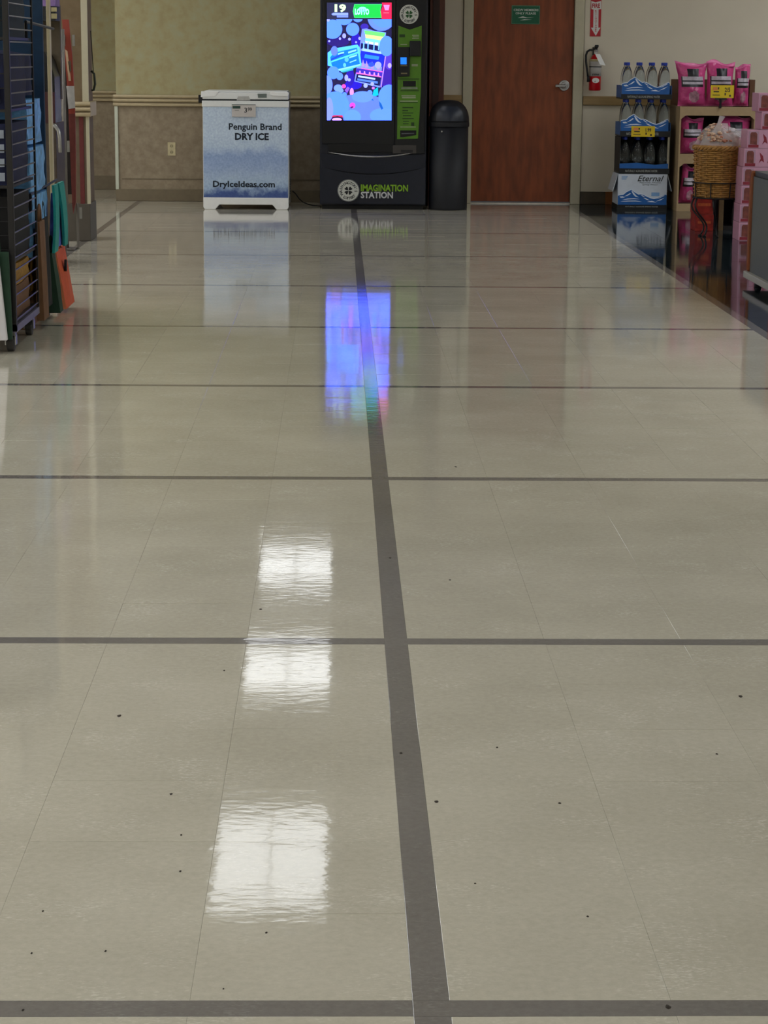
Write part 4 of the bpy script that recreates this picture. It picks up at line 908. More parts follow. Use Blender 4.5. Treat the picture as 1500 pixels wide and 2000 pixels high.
for k in range(3):   # three curved legs gathered on the left, as wide S bends
    a = math.radians((200, 250, 160)[k])
    pts = []
    for i in range(13):
        u = i/12; rr = R_*(0.95-0.10*math.sin(u*math.pi)+0.0*u)-0.05*u**2+0.035*math.sin(u*2*math.pi); a2 = a+0.25*u
        pts.append((bcx+rr*math.cos(a2), bcy+rr*math.sin(a2), (zb0-0.006)*(1-u)+0.004*u))
    MB().tube(pts, 0.0065, 7).build('leg', M_iron, st, smooth=True)
    MB().ring(pts[-1][0], pts[-1][1], [(0.014, 0), (0.015, 0.006), (0.008, 0.012)], 12).build('foot', M_iron, st)
a = math.radians(20); pts = [(bcx+R_*(0.9-0.1*math.sin(i/8*3.14))*math.cos(a), bcy+R_*0.9*math.sin(a), (zb0-0.006)*(1-i/8)+0.004) for i in range(9)]
MB().tube(pts, 0.0065, 7).build('leg', M_iron, st, smooth=True)
# clear bag of snacks in the basket
M_clear = mat('clear crinkled plastic', (236, 232, 234), 0.12, noise=0.05, alpha=0.36, bump=0.02, bscale=30)
M_sn1 = mat('pale snack pieces', (206, 172, 146), 0.6, noise=0.25, scale=50)
M_sn2 = mat('pinkish brown snack pieces', (176, 116, 92), 0.6, noise=0.2, scale=50)
pb = thing('plastic_bag', (bcx, bcy, zb1), 'crumpled clear plastic bag of snacks heaped in the wicker basket', 'plastic bag')
rnd = random.Random(5)
bag = MB(); vs = []; fs = []; n1, n2 = 30, 14
ztop_ = at(1400, 232, BY)[1]
for j in range(n2+1):
    v = j/n2
    for i in range(n1):
        a = 2*math.pi*i/n1
        rr = R_*(0.9*math.cos(v*math.pi/2)**0.62+0.02)*(1+0.07*math.sin(5*a+3*v)+0.05*math.sin(9*a-5*v))
        peak = (ztop_-zb1)*(0.80+0.28*math.cos(a-2.4)*0.5)
        z = zb1-0.02+peak*math.sin(v*math.pi/2)+0.015*math.sin(7*a+4*v)*v*(1-v)*3
        vs.append((bcx+0.06*v+1.18*rr*math.cos(a), bcy+rr*math.sin(a), z))
for j in range(n2):
    for i in range(n1): fs.append((j*n1+i, j*n1+(i+1) % n1, (j+1)*n1+(i+1) % n1, (j+1)*n1+i))
bag.add(vs, fs).build('bag_film', M_clear, pb, smooth=True)
tw = MB(); p0 = at(1398, 262, BY-0.08); p1 = at(1405, 240, BY-0.08); p2 = at(1411, 226, BY-0.08)
tw.hexa([(p0[0]-0.05, BY-0.1, p0[1]-0.02), (p0[0]+0.04, BY-0.1, p0[1]-0.02), (p0[0]+0.04, BY-0.06, p0[1]-0.02), (p0[0]-0.05, BY-0.06, p0[1]-0.02)], [(p1[0]-0.012, BY-0.09, p1[1]), (p1[0]+0.012, BY-0.09, p1[1]), (p1[0]+0.012, BY-0.07, p1[1]), (p1[0]-0.012, BY-0.07, p1[1])])
tw.hexa([(p1[0]-0.012, BY-0.09, p1[1]), (p1[0]+0.012, BY-0.09, p1[1]), (p1[0]+0.012, BY-0.07, p1[1]), (p1[0]-0.012, BY-0.07, p1[1])], [(p2[0]-0.02, BY-0.09, p2[1]), (p2[0]+0.02, BY-0.09, p2[1]-0.006), (p2[0]+0.02, BY-0.07, p2[1]-0.006), (p2[0]-0.02, BY-0.07, p2[1])])
tw.build('twisted_neck', M_clear, pb)
sn = MB()
for k in range(420):
    a = rnd.uniform(0, 6.28); v = rnd.random()**0.7; r_ = R_*0.85*math.sqrt(rnd.random())
    x_ = bcx+r_*math.cos(a); y_ = bcy+r_*math.sin(a); z_ = zb1+0.02+0.15*max(0, 1-(r_/R_)**2)*rnd.uniform(0.5, 1)*(1.1 if x_ < bcx else 0.8)
    s_ = rnd.uniform(0.008, 0.017); m_ = 0 if (x_ < bcx and rnd.random() < 0.75) else 1
    sn.ring(x_, y_, [(s_*0.3, z_-s_*0.6), (s_, z_-s_*0.2), (s_*0.9, z_+s_*0.3), (s_*0.3, z_+s_*0.65)], 7, m_)
sn.ring(bcx, bcy, [(0.001, zb1-0.015), (R_*0.9, zb1-0.015), (R_*0.8, zb1+0.03), (0.001, zb1+0.06)], 20, 1)
o = sn.build('snack_pieces', [M_sn1, M_sn2], pb); o['kind'] = 'stuff'

# ================================================================== PINK BOXES, RED CARTONS, COUNTER
XY = 15.4
M_pbox = mat('pale pink carton', (200, 148, 172), 0.45, noise=0.05); M_pside = mat('mauve carton side', (176, 140, 160), 0.45, noise=0.05)
M_food = mat('brown snack photo', (120, 62, 54), 0.45, noise=0.3, scale=40); M_redp = mat('dark red print', (136, 36, 52), 0.45, noise=0.1)
def X_(x, y): return at(x, y, XY)
def pink_box(x0, z0, w, h, label, dep=0.24, y=XY):
    t = thing('snack_box', (x0+w/2, y+dep/2, z0), label, 'box', 'pink snack boxes')
    MB().box(x0, x0+w, y, y+dep, z0, z0+h).build('carton', M_pbox, t, bevel=0.002)
    MB().box(x0+0.008, x0+0.082, y-0.001, y, z0+0.008, z0+h-0.01).build('side_print', M_pside, t)
    fd = MB().poly([(x0+0.02, z0+h*0.22), (x0+0.07, z0+h*0.2), (x0+0.07, z0+h*0.78), (x0+0.06, z0+h*0.88), (x0+0.028, z0+h*0.88), (x0+0.02, z0+h*0.78)], y-0.002, 0.001).build('food_photo', M_food, t)
    MB().box(x0+0.008, x0+0.082, y-0.0022, y-0.001, z0+0.006, z0+h*0.2).build('red_stripe', M_redp, t)
    for k in range(2):
        xx = x0+0.105+k*0.06
        if xx+0.05 < x0+w: MB().poly([(xx, z0+h*0.2), (xx+0.014, z0+h*0.45), (xx+0.006, z0+h*0.8), (xx+0.03, z0+h*0.6), (xx+0.04, z0+h*0.25), (xx+0.02, z0+h*0.35)], y-0.001, 0.001).build('leaf_print', M_redp, t)
    return t
bh = 0.1285
zrow = lambda k: max(0.0, X_(1450, 472)[1]+0.007)+k*(bh+0.0015)
names = ['on the floor', 'second from the floor', 'third from the floor', 'fourth from the floor', 'fifth from the floor', 'sixth from the floor']
pxs = [1445, 1445.5, 1446.5, 1447, 1449, 1454]
for k in range(6): pink_box(X_(pxs[k], 400)[0], zrow(k), 0.26, bh, 'pink snack box in the stack behind the grey counter, '+names[k])
pink_box(X_(1487, 240)[0], zrow(6), 0.24, bh*0.98, 'pink snack box set back to the right, second from the top of the stack')
pink_box(X_(1481, 205)[0], zrow(7)-0.004, 0.24, bh, 'topmost pink snack box of the stack at the right edge')
RY = 16.25
M_rcart = mat('red snack carton', (150, 42, 34), 0.45, noise=0.35, scale=25)
for k, (ya, yb, lb_) in enumerate(((420, 452, 'red carton on the dark floor under the wicker basket'), (384, 420, 'red carton stacked on another one under the wicker basket'))):
    a = at(1357, yb, RY); b = at(1394, ya, RY)
    zz = 0.0 if k == 0 else rz1
    t = thing('red_carton', ((a[0]+b[0])/2, RY+0.12, zz), lb_, 'carton', 'red cartons under the basket')
    h_ = b[1]-a[1]; rz1 = zz+h_+0.001
    MB().box(a[0], b[0], RY, RY+0.22, zz, zz+h_).build('carton', M_rcart, t, bevel=0.002)
    MB().box(a[0]+0.02, b[0]-0.02, RY-0.001, RY, zz+h_*0.45, zz+h_*0.6).build('label_strip', mat('orange carton print', (190, 90, 50), 0.5, noise=0.2, scale=60), t)
a = at(1397, 452, RY+0.1); b = at(1449, 330, RY+0.1)
t = thing('dark_shelf_unit', ((a[0]+b[0])/2, RY+0.25, 0), 'low dark shelf unit with a tan post behind the wicker basket', 'shelf')
MB().box(a[0], a[0]+0.012, RY+0.1, RY+0.45, 0, 0.6).build('side_panel', mat('near black panel', (20, 16, 15), 0.5), t); MB().box(b[0], b[0]+0.012, RY+0.1, RY+0.45, 0, 0.6).build('side_panel', mat('near black panel', (20, 16, 15), 0.5), t)
MB().box(a[0], b[0]+0.012, RY+0.45, RY+0.46, 0, 0.6).build('back_panel', mat('near black panel', (20, 16, 15), 0.5), t)
MB().box(a[0], b[0]+0.012, RY+0.1, RY+0.45, 0.6, 0.615).build('shelf_board', mat('near black panel', (20, 16, 15), 0.5), t); MB().box(a[0]+0.012, b[0], RY+0.12, RY+0.45, 0.0, 0.03).build('shelf_board', mat('near black panel', (20, 16, 15), 0.5), t)
MB().box(a[0]+0.015, a[0]+0.05, RY+0.06, RY+0.09, 0.0, 0.6).build('tan_post', mat('dull tan card', (104, 84, 56), 0.7), t)
# counter at the right edge
KX, KY1, KY0 = 2.345, 12.38, 11.2
M_panel = mat('grey laminate', (92, 96, 96), 0.45, noise=0.04); M_kwood = mat('orange brown wood edge', (132, 66, 26), 0.4, noise=0.2, scale=14, stretch=(3, 3, 0.4)); M_kick = mat('pale grey skirting', (176, 174, 166), 0.45, noise=0.03)
zc1 = at(1463, 333, KY1)[1]; zk0 = at(1453, 552, KY1)[1]+0.01; zk1 = at(1453, 529, KY1)[1]
ct = thing('display_counter', (KX+0.4, (KY0+KY1)/2, 0), 'grey display counter with orange wood corners and pale skirting at the right edge', 'counter')
MB().box(KX+0.012, KX+0.8, KY0+0.02, KY1-0.02, zk1, zc1-0.03).build('side_panel', M_panel, ct)
for y_ in (KY1-0.055, 11.69-0.055): MB().box(KX-0.002, KX+0.05, y_, y_+0.055, zk1, zc1+0.0).build('corner_post', M_kwood, ct, bevel=0.012)
MB().box(KX+0.8-0.04, KX+0.8, KY0, KY0+0.05, zk1, zc1).build('corner_post', M_kwood, ct, bevel=0.012)
MB().box(KX-0.012, KX+0.81, KY0, KY1+0.012, zk0+0.02, zk1).build('skirting', M_kick, ct, bevel=0.004)
MB().box(KX+0.02, KX+0.81, KY0, KY1-0.02, zc1-0.03, zc1).build('counter_top', mat('dark grey counter top', (60, 64, 66), 0.4), ct, bevel=0.004)
for y_ in (KY1-0.12, KY0+0.1):
    for x_ in (KX+0.05, KX+0.75): MB().ring(x_, y_, [(0.02, 0), (0.022, 0.01), (0.012, zk0+0.021)], 12).build('foot', M_black, ct)

# ================================================================== LEFT SIDE: WIRE RACK ON CASTERS
M_rack = mat('black powder coated steel', (22, 20, 22), 0.4, noise=0.15)
M_wire = mat('wire in painted highlight grey', (104, 100, 108), 0.35, 0.6, noise=0.1)  # dark metal wire, its pale highlights painted in as grey
RX, RY0, RY1, RZ = -1.385, 9.30, 10.02, 1.95
rk = thing('wire_rack', (RX-0.35, (RY0+RY1)/2, 0), 'tall black wire rack on casters at the left edge', 'rack')
for x_, y_ in ((RX, RY0), (RX-0.75, RY0), (RX-0.75, RY1), (RX, RY1)):
    w_ = 0.013 if y_ == RY0 else 0.005
    MB().box(x_-2*w_, x_, y_, y_+2*w_, 0.09, RZ).build('post', M_rack, rk, bevel=0.003)
k = 0; z = 0.135
while z < RZ:
    MB().tube([(RX-0.006, RY0+0.02, z), (RX-0.006, RY1, z)], 0.0035, 6).build('rung', M_wire, rk)
    z += 0.0535
MB().box(RX-0.02, RX, RY0, RY1+0.01, 0.085, 0.115).build('bottom_rail', mat('grey lilac rail', (120, 116, 134), 0.4, 0.4), rk)
MB().box(RX-0.75, RX, RY0, RY0+0.02, 0.09, 0.12).build('bottom_rail', M_rack, rk)
for z in (0.12, 0.38, 0.70, 1.02, 1.32, 1.62):
    MB().box(RX-0.745, RX-0.012, RY0+0.012, RY1-0.01, z, z+0.012).build('shelf', M_rack, rk)
for z in (0.44, 0.50, 0.56, 0.62, 0.80, 0.86, 1.12, 1.18, 1.40, 1.46): MB().tube([(RX-0.74, RY0+0.006, z), (RX-0.02, RY0+0.006, z)], 0.0025, 5).build('front_wire', M_rack, rk)
M_rub = mat('dark grey rubber', (58, 56, 54), 0.6); 
def caster(x_, y_, ang):
    c = MB().box(x_-0.022, x_+0.022, y_-0.02, y_+0.02, 0.07, 0.092).hexa([(x_-0.024, y_-0.02, 0.03), (x_-0.019, y_-0.02, 0.03), (x_-0.019, y_+0.02, 0.03), (x_-0.024, y_+0.02, 0.03)], [(x_-0.024, y_-0.02, 0.072), (x_-0.019, y_-0.02, 0.072), (x_-0.019, y_+0.02, 0.072), (x_-0.024, y_+0.02, 0.072)]).hexa([(x_+0.019, y_-0.02, 0.03), (x_+0.024, y_-0.02, 0.03), (x_+0.024, y_+0.02, 0.03), (x_+0.019, y_+0.02, 0.03)], [(x_+0.019, y_-0.02, 0.072), (x_+0.024, y_-0.02, 0.072), (x_+0.024, y_+0.02, 0.072), (x_+0.019, y_+0.02, 0.072)]).build('caster', M_metal, rk)
    w = MB(); n = 20; vs = []
    for s, r in ((-0.015, 0.031), (-0.012, 0.035), (0.012, 0.035), (0.015, 0.031)):
        for i in range(n): q = 2*math.pi*i/n; vs.append((x_+s, y_+r*math.cos(q), 0.035+r*math.sin(q)))
    fs = [(j*n+i, j*n+(i+1) % n, (j+1)*n+(i+1) % n, (j+1)*n+i) for j in range(3) for i in range(n)]+[tuple(range(n-1, -1, -1)), tuple(3*n+i for i in range(n))]
    w.add(vs, fs).build('wheel', M_rub, c)
for x_, y_ in ((RX-0.03, RY0+0.03), (RX-0.72, RY0+0.03), (RX-0.72, RY1-0.1), (RX-0.03, RY1-0.13)): caster(x_, y_, 0)
# goods in the rack
M_nblue = mat('dark blue fabric', (8, 18, 60), 0.7, noise=0.35, scale=18); M_teald = mat('dark teal fabric', (10, 32, 46), 0.7, noise=0.25, scale=12); M_lblue = mat('light blue printed film', (112, 172, 230), 0.35, noise=0.35, scale=22, bump=0.01, bscale=30)
M_yel = mat('mustard card', (158, 116, 32), 0.6, noise=0.2); M_brown = mat('brown kraft card', (110, 76, 48), 0.7, noise=0.12); M_blk = mat('black fabric', (14, 14, 16), 0.8, noise=0.3)
def soft_box(name, x0, x1, y0, y1, z0, z1, m, label, cat, seed=0, bulge=0.012, extra=None, group=None):
    t = thing(name, ((x0+x1)/2, (y0+y1)/2, z0), label, cat, group)
    rnd = random.Random(seed); n = 6; vs = []; fs = []
    def P(u, v, w): 
        b = bulge*math.sin(math.pi*min(max(v, 0), 1))
        k = 1+0
        return (x0+(x1-x0)*u+(b*(2*u-1) if abs(2*u-1) > 0.99 else 0)+0.004*math.sin(11*w+seed+7*v), y0+(y1-y0)*v+(bulge*math.sin(math.pi*u)*(2*v-1) if abs(2*v-1) > 0.99 else 0)+0.003*math.sin(13*w+3*u+seed), z0+(z1-z0)*w+(bulge*0.6*math.sin(math.pi*u)*math.sin(math.pi*v) if w > 0.99 else 0))
    def grid(f):
        o = len(vs)
        for j in range(n+1):
            for i in range(n+1): vs.append(f(i/n, j/n))
        for j in range(n):
            for i in range(n): q = o+j*(n+1)+i; fs.append((q, q+1, q+n+2, q+n+1))
    grid(lambda a, b: P(a, 0, b)); grid(lambda a, b: P(1-a, 1, b)); grid(lambda a, b: P(0, 1-a, b)); grid(lambda a, b: P(1, a, b)); grid(lambda a, b: P(a, b, 1)); grid(lambda a, b: P(a, 1-b, 0))
    MB().add(vs, fs).build('wrapping' if extra is None else extra, m, t, smooth=True)
    return t
xr = RX-0.03
def rack_label(t, x0, x1, y, z0, z1, m): MB().box(x0, x1, y-0.002, y, z0, z1).build('paper_label', m, t)
M_lab = mat('grey white paper label', (150, 158, 172), 0.6, noise=0.1)
t = soft_box('folded_bag', xr-0.62, xr, RY0+0.05, RY1-0.05, 1.332, 1.55, M_teald, 'folded dark teal bag high on the wire rack', 'bag', 1)
t = soft_box('folded_bag', xr-0.62, xr, RY0+0.05, RY1-0.05, 1.032, 1.26, M_nblue, 'folded navy bag with pale labels on the wire rack', 'bag', 2); rack_label(t, xr-0.12, xr-0.02, RY0+0.035, 1.06, 1.13, M_lab)
t = soft_box('folded_bag', xr-0.62, xr, RY0+0.05, RY1-0.05, 0.712, 0.97, M_nblue, 'folded navy bag below the labelled one on the wire rack', 'bag', 3)
for k in range(4): rack_label(t, xr-0.03, xr-0.008, RY0+0.035, 0.73+k*0.06, 0.765+k*0.06, M_lab)
t = soft_box('folded_bag', xr-0.62, xr, RY0+0.08, RY1-0.05, 0.392, 0.66, M_blk, 'black folded bag behind the thin wires of the rack', 'bag', 4)
t = soft_box('yellow_carton', xr-0.6, xr, RY0+0.08, RY1-0.1, 0.27, 0.36, M_yel, 'mustard yellow carton low in the wire rack', 'carton', 5, 0.002, 'carton')
t = soft_box('kraft_carton', xr-0.6, xr, RY0+0.08, RY1-0.1, 0.132, 0.265, M_brown, 'brown kraft carton on the lowest rack shelf', 'carton', 6, 0.002, 'carton')
# ------------------------------------------------------------------ hanging shopping bags
def hang_bag(y0, y1, xt, xb, z0, z1, th, m_side, m_edge, label, band=None):
    """bag hung flat along the aisle: broad face to +X, narrow gusset to the camera"""
    t = thing('shopping_bag', (xb-th/2, (y0+y1)/2, z0), label, 'shopping bag', 'hanging shopping bags')
    n = 8; vs = []; fs = []; ms = []
    for j in range(n+1):
        w = j/n; x = xb+(xt-xb)*w; tt = th*(1-0.45*w)
        bl = 0.012*math.sin(math.pi*w)
        vs += [(x-tt, y0, z0+(z1-z0)*w), (x, y0+0.004, z0+(z1-z0)*w), (x+bl, (y0+y1)/2, z0+(z1-z0)*w), (x, y1, z0+(z1-z0)*w), (x-tt, y1, z0+(z1-z0)*w)]
    for j in range(n):
        o = 5*j
        for i in range(5):
            i2 = (i+1) % 5; fs.append((o+i, o+i2, o+5+i2, o+5+i)); ms.append(1 if i in (0, 3) else 0)
    fs += [(4, 3, 2, 1, 0), tuple(5*n+i for i in range(5))]; ms += [1, 0]
    b = MB(); b.v = vs; b.f = fs; b.m = ms
    b.build('bag_body', [m_side, m_edge], t)
    for s in (0.25, 0.75):
        yc = y0+(y1-y0)*s
    hp = [(xt-0.012, y0+(y1-y0)*0.28, z1-0.005), (xt-0.012, y0+(y1-y0)*0.34, z1+0.05), (xt-0.012, y0+(y1-y0)*0.5, z1+0.075), (xt-0.012, y0+(y1-y0)*0.66, z1+0.05), (xt-0.012, y0+(y1-y0)*0.72, z1-0.005)]
    MB().tube(hp, 0.007, 6).build('handle', m_edge, t, smooth=True)
    return t
M_or = mat('orange bag fabric', (196, 78, 32), 0.6, noise=0.1); M_or2 = mat('pale orange gusset', (220, 130, 88), 0.6, noise=0.08); M_dg = mat('dark green fabric', (24, 56, 38), 0.7, noise=0.15); M_te = mat('teal fabric', (10, 140, 132), 0.6, noise=0.12); M_pu = mat('blue violet print', (76, 92, 176), 0.5, noise=0.4, scale=24)
M_wt = mat('white fabric', (206, 204, 208), 0.7, noise=0.04)
hang_bag(10.06, 10.24, RX+0.004, RX+0.016, 0.045, 0.50, 0.035, M_brown, M_brown, 'brown paper shopping bag hung right beside the wire rack')
hang_bag(10.26, 10.46, RX-0.01, RX+0.004, 0.08, 0.50, 0.03, M_blk, M_blk, 'black shopping bag hung between the brown and the orange ones')
hang_bag(10.50, 10.62, RX+0.0, RX+0.035, 0.03, 0.32, 0.06, M_dg, M_dg, 'dark green shopping bag hung against the orange one')
ob = hang_bag(10.66, 11.0, RX+0.0, RX+0.045, 0.03, 0.315, 0.07, M_or, M_or2, 'bright orange shopping bag hung nearest the aisle floor')
MB().polx([(10.78+0.022*math.cos(2*math.pi*i/14), 0.235+0.03*math.sin(2*math.pi*i/14)) for i in range(14)], RX+0.036, 0.01).build('handle_hole', M_blk, ob)
# teal tote: two straps falling from a hook over a violet printed body
tt_ = thing('tote_bag', (RX-0.02, 10.72, 0.32), 'teal and violet tote bag hung above the orange shopping bag', 'tote bag')
MB().hexa([(RX-0.02, 10.56, 0.33), (RX+0.004, 10.56, 0.33), (RX+0.004, 10.95, 0.33), (RX-0.02, 10.95, 0.33)], [(RX-0.014, 10.62, 0.60), (RX-0.002, 10.62, 0.60), (RX-0.002, 10.9, 0.60), (RX-0.014, 10.9, 0.60)]).build('bag_body', M_pu, tt_)
for (ya, yb), (yc, yd) in (((10.44, 10.58), (10.58, 10.72)), ((10.84, 10.96), (10.76, 10.95))):
    n = 6; vs = []; fs = []
    for j in range(n+1):
        w = j/n; a = ya+(yc-ya)*w; b = yb+(yd-yb)*w; z = 0.325+0.315*w; xx = RX+0.022-0.014*w+0.008*math.sin(3*w)
        vs += [(xx, a, z), (xx, b, z), (xx-0.012, b, z), (xx-0.012, a, z)]
    for j in range(n):
        for i in range(4): fs.append((4*j+i, 4*j+(i+1) % 4, 4*j+4+(i+1) % 4, 4*j+4+i))
    fs += [(3, 2, 1, 0), (4*n, 4*n+1, 4*n+2, 4*n+3)]
    MB().add(vs, fs).build('strap', M_te, tt_)
hk = thing('hook_rail', (RX-0.03, 10.5, 0.63), 'thin black hook bar carrying the teal tote bag', 'hook bar')
MB().tube([(RX-0.03, RY1, 0.63), (RX-0.03, 10.98, 0.645)], 0.006, 6).build('bar', M_rack, hk); MB().tube([(RX-0.03, RY1, 0.63), (RX-0.03, RY1, 0.55)], 0.008, 6).build('bracket', M_rack, hk)
hk = thing('hook_rail', (RX-0.03, 10.5, 1.40), 'thin black hook bar high above the light blue packs', 'hook bar')
MB().tube([(RX-0.03, RY1, 1.405), (RX-0.03, 10.98, 1.385)], 0.007, 6).build('bar', M_rack, hk); MB().tube([(RX-0.03, RY1, 1.40), (RX-0.03, RY1, 1.32)], 0.008, 6).build('bracket', M_rack, hk)
# white and green bags on the rack's front
for nm, x0, x1, xt0, xt1, m, lab in (('shopping_bag', -1.452, -1.415, -1.452, -1.445, M_wt, 'white shopping bag hung low on the front of the wire rack'), ('shopping_bag', -1.412, -1.398, -1.440, -1.405, M_dg, 'dark green shopping bag next to the white one on the rack front')):
    t = thing(nm, (x0, 9.2, 0.06), lab, 'shopping bag', 'hanging shopping bags')
    y_ = 9.22 if m is M_wt else 9.25
    MB().hexa([(x0-0.2, y_, 0.06), (x1, y_, 0.06), (x1, y_+0.03, 0.06), (x0-0.2, y_+0.03, 0.06)], [(xt0-0.16, y_+0.01, 0.435), (xt1, y_+0.01, 0.435), (xt1, y_+0.025, 0.435), (xt0-0.16, y_+0.025, 0.435)]).build('bag_body', m, t, bevel=0.004)
    MB().tube([(xt0-0.13, y_+0.02, 0.43), (xt0-0.12, y_+0.03, 0.50), (xt0-0.06, y_+0.05, 0.52), (xt0-0.01, y_+0.03, 0.50), (xt0-0.005, y_+0.02, 0.43)], 0.006, 6).build('handle', m, t)
# ------------------------------------------------------------------ stack of light blue packs, board, upright
cz = [(0.0, 0.16, M_brown, 'kraft_carton', 'brown carton on the floor under the light blue packs', 'carton'), (0.162, 0.33, M_yel, 'yellow_carton', 'mustard carton right under the light blue packs', 'carton')]
for a, b, m, nm, lab, cat in cz: soft_box(nm, RX-0.5, RX-0.065, 10.08, 10.55, a, b, m, lab, cat, 3, 0.001, 'carton')
zz = 0.335
for k, (h, lab) in enumerate(((0.29, 'light blue shrink-wrapped pack at the bottom of its stack, behind the teal tote bag'), (0.205, 'light blue shrink-wrapped pack in the middle of its stack'), (0.205, 'light blue shrink-wrapped pack on top of its stack beside the wire rack'))):
    t = soft_box('water_pack', RX-0.5, RX-0.03-(0.0, 0.006, 0.016)[k], 10.08, 10.60-0.02*k, zz, zz+h-0.004, M_lblue, lab, 'water pack', 11+k, 0.014, 'shrink_wrap', 'light blue packs')
    for i in range(5): MB().ring(RX-0.1-(0.0, 0.012, 0.03)[k], 10.13+i*0.085, [(0.014, zz+h-0.01), (0.014, zz+h+0.008), (0.011, zz+h+0.011)], 10).build('cap_bulge', M_wt, t)
    zz += h+0.012
tag(MB().box(RX-0.6, RX-0.036, 10.635, 10.66, 0.0, 2.0).build('blue_board', mat('deep teal blue board', (12, 48, 78), 0.6, noise=0.12), loc=(RX-0.3, 10.65, 0), bevel=0.004), 'tall deep blue board behind the light blue packs', 'board')
tag(MB().box(-1.478, -1.462, 11.2, 11.26, 0.0, 2.2).build('shelf_upright', mat('cream painted upright', (196, 184, 150), 0.45, noise=0.04), loc=(-1.47, 11.23, 0), bevel=0.003), 'thin cream upright standing just behind the blue board', 'upright')
soft_box('folded_bag', RX-0.3, RX-0.09, 10.2, 10.5, zz+0.002, zz+0.19, M_nblue, 'crumpled royal blue bag lying on the light blue packs', 'bag', 21, 0.03)
# ------------------------------------------------------------------ kiosk, pole sign further back
KY_ = 13.2
def K(x, y): return at(x, y, KY_)
kx1 = K(108, 200)[0]
KD = thing('dark_kiosk', (kx1-0.25, KY_+0.2, 0), 'dark cabinet with price tags seen behind the cream upright', 'kiosk')
M_kd = mat('dark brown cabinet', (70, 58, 46), 0.5, noise=0.2)
MB().box(kx1-0.5, kx1, KY_, KY_+0.4, 0.0, K(110, 240)[1]).build('cabinet', M_kd, KD, bevel=0.006)
zk = lambda y: K(110, y)[1]
MB().poly([(kx1-0.5, zk(240)), (kx1-0.004, zk(240)), (kx1-0.004, zk(150)), (kx1-0.03, zk(120)), (kx1-0.06, zk(102)), (kx1-0.5, zk(96))], KY_+0.02, 0.3).build('dark_hood', mat('black glass', (10, 8, 9), 0.25), KD)
MB().box(kx1-0.5, kx1-0.002, KY_-0.005, KY_+0.02, zk(240), zk(180)).build('red_panel', mat('deep maroon panel', (54, 12, 14), 0.4), KD)
MB().box(kx1-0.5, kx1, KY_+0.3, KY_+0.36, zk(96)-0.3, zk(8)).build('back_post', mat('grey brown panel', (92, 80, 62), 0.6), KD)
MB().box(kx1-0.5, kx1, KY_+0.1, KY_+0.3, zk(40), zk(12)).build('tag_strip', M_black, KD)
for ya, yb in ((22, 14), (36, 26)): MB().box(K(96, 20)[0], K(107, 20)[0], KY_+0.09, KY_+0.1, zk(ya), zk(yb)).build('shelf_tag', mat('pale yellow shelf tag', (160, 150, 112), 0.6), KD)
MB().tube([(K(98, 243)[0], KY_-0.05, zk(243)), (K(109, 245)[0], KY_-0.05, zk(245)), (K(116, 254)[0], KY_-0.05, zk(254)), (K(118.5, 270)[0], KY_-0.05, zk(270)), (K(119, 297)[0], KY_-0.05, zk(297))], 0.012, 8).build('grab_rail', M_metal, KD, smooth=True)
zp_ = zk(12)+0.002
soft_box('purple_pack', kx1-0.25, kx1+0.0, KY_+0.1, KY_+0.29, zp_, zp_+0.17, mat('purple film', (130, 104, 160), 0.5, noise=0.2), 'purple pack on top of the dark cabinet', 'pack', 31, 0.006)
sp_ = thing('pole_sign', (-1.78, 14.35, 0), 'narrow red sign board with a white label on a grey pole stand', 'sign')
M_pole = mat('dull grey metal', (124, 120, 116), 0.4, 0.5, noise=0.06)
MB().tube([(-1.785, 14.3, 0.0), (-1.785, 14.3, 1.42)], 0.014, 10).build('pole', M_pole, sp_, smooth=True)
MB().box(-1.84, -1.73, 14.24, 14.42, 0.0, 0.012).build('base_plate', M_pole, sp_, bevel=0.003)
M_rsign = mat('red sign film', (150, 64, 50), 0.5, noise=0.12, scale=10); M_rsign2 = mat('darker red sign film', (116, 58, 54), 0.5, noise=0.12)
def G(x, y): return at(x, y, 14.36)
MB().poly([G(121, 38), (G(134, 38)), G(141, 110), G(146, 200), G(148, 300), G(148, 395), G(143, 418), G(141, 400), G(137, 300), G(133, 200), G(126, 100)], 14.36, 0.02).build('sign_board', [M_rsign], sp_)
MB().poly([G(134.2, 222), G(146.8, 222), G(148, 300), G(148, 395), G(143, 418), G(141, 400)], 14.358, 0.002).build('lower_print', M_rsign2, sp_)
MB().poly([G(120, 75), G(126, 75), G(146, 300), G(146, 380), G(121, 380)], 14.385, 0.02).build('backing_board', mat('dark sign backing', (30, 26, 24), 0.6, noise=0.15), sp_)
MB().poly([G(127, 96), G(132, 100), G(139, 158), G(134, 158)], 14.358, 0.002).poly([G(133, 120), G(138, 118), G(139, 138), G(136, 142)], 14.358, 0.002, 1).build('picture_print', [mat('cream sign print', (206, 176, 146), 0.5), mat('olive sign print', (112, 96, 80), 0.5)], sp_)
MB().poly([G(129.5, 168), G(145, 168), G(147, 211), G(134, 213)], 14.356, 0.003).build('white_label', mat('white sign label', (196, 194, 194), 0.5), sp_)
for x_, y_ in ((122, 68), (141, 68), (131, 275), (155, 405)):
    MB().poly([G(x_, y_), G(x_+5, y_), G(x_+5.5, y_+22), G(x_+0.5, y_+22)], 14.352, 0.006).build('clip', mat('grey clip', (148, 146, 140), 0.4), sp_)
MB().tube([(G(150, 400)[0], 14.38, 0.3), (G(152, 470)[0], 14.38, 0.0)], 0.008, 8).build('rear_leg', M_pole, sp_)
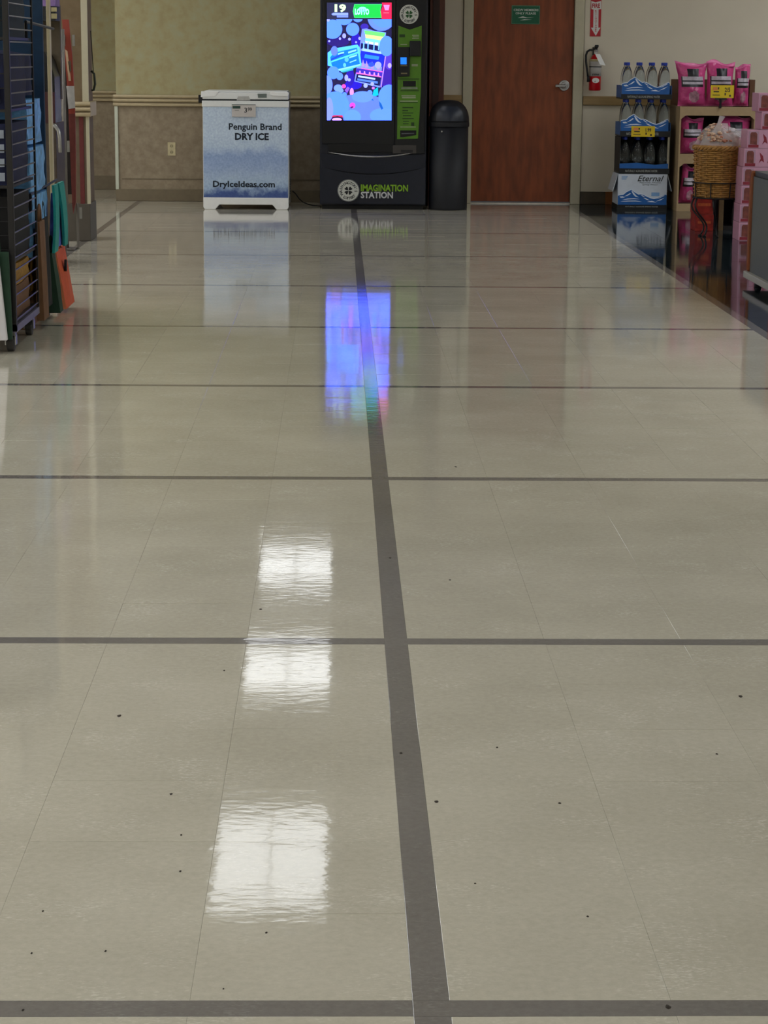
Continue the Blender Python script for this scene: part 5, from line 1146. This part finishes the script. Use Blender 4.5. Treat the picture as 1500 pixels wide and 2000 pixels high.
# hand-held device hung on the far side of the column
pq = [at(173, 70, 15.2), at(174.5, 100, 15.2), at(176.5, 138, 15.2)]
wp = thing('wall_handset', (-1.69, 15.2, 0.98), 'small dark handset with a thin cord on the side of the wall column', 'handset')
MB().tube([(-1.703, 15.2, 1.42), (-1.695, 15.2, 1.25), (-1.690, 15.2, 1.14)], 0.003, 6).build('cord', M_black, wp)
MB().tube([(-1.705, 15.2, 1.15), (-1.685, 15.2, 1.13), (-1.680, 15.2, 1.06), (-1.69, 15.2, 1.02), (-1.705, 15.2, 1.02)], 0.008, 8).build('handset_loop', mat('dark green plastic', (44, 52, 42), 0.4), wp, smooth=True)
# ------------------------------------------------------------------ dark flecks on the floor
M_fleck = mat('dark dried crumb', (46, 38, 30), 0.8)
specks = [(783, 1471, 9), (1093, 1569, 7), (1400, 1473, 6), (971, 1460, 5), (334, 1551, 7), (233, 1398, 10), (354, 1631, 6), (438, 1310, 5), (509, 1190, 7), (352, 1702, 6), (762, 1090, 6), (890, 912, 6), (206, 1858, 6), (1305, 1967, 12), (1148, 1790, 6), (62, 1862, 6), (84, 1780, 5), (1446, 1360, 12), (520, 1822, 7), (45, 1973, 7), (879, 1133, 5), (436, 1932, 5), (928, 1726, 5), (852, 1566, 20)]
rnd = random.Random(3)
for k, (x, y, s) in enumerate(specks):
    d = FW+(x-750)/FPX*R2-(y-1000)/FPX*U2; tq = -CAMH/d.z; X = d.x*tq; Yq = d.y*tq; L_ = s*tq/FPX
    if k == len(specks)-1: L_ *= 0.5
    n = 7; pts = [(X+L_*0.5*math.cos(2*math.pi*i/n)*rnd.uniform(0.6, 1.1), Yq+L_*0.9*math.sin(2*math.pi*i/n)*rnd.uniform(0.6, 1.1)) for i in range(n)]
    mb = MB(); mb.add([(p[0], p[1], 0.0003) for p in pts]+[(X, Yq, 0.002)], [(i, (i+1) % n, n) for i in range(n)]+[tuple(range(n-1, -1, -1))])
    tag(mb.build('crumb', M_fleck, loc=(X, Yq, 0)), 'tiny dark crumb lying on the waxed floor', 'crumb', 'crumbs scattered over the floor')
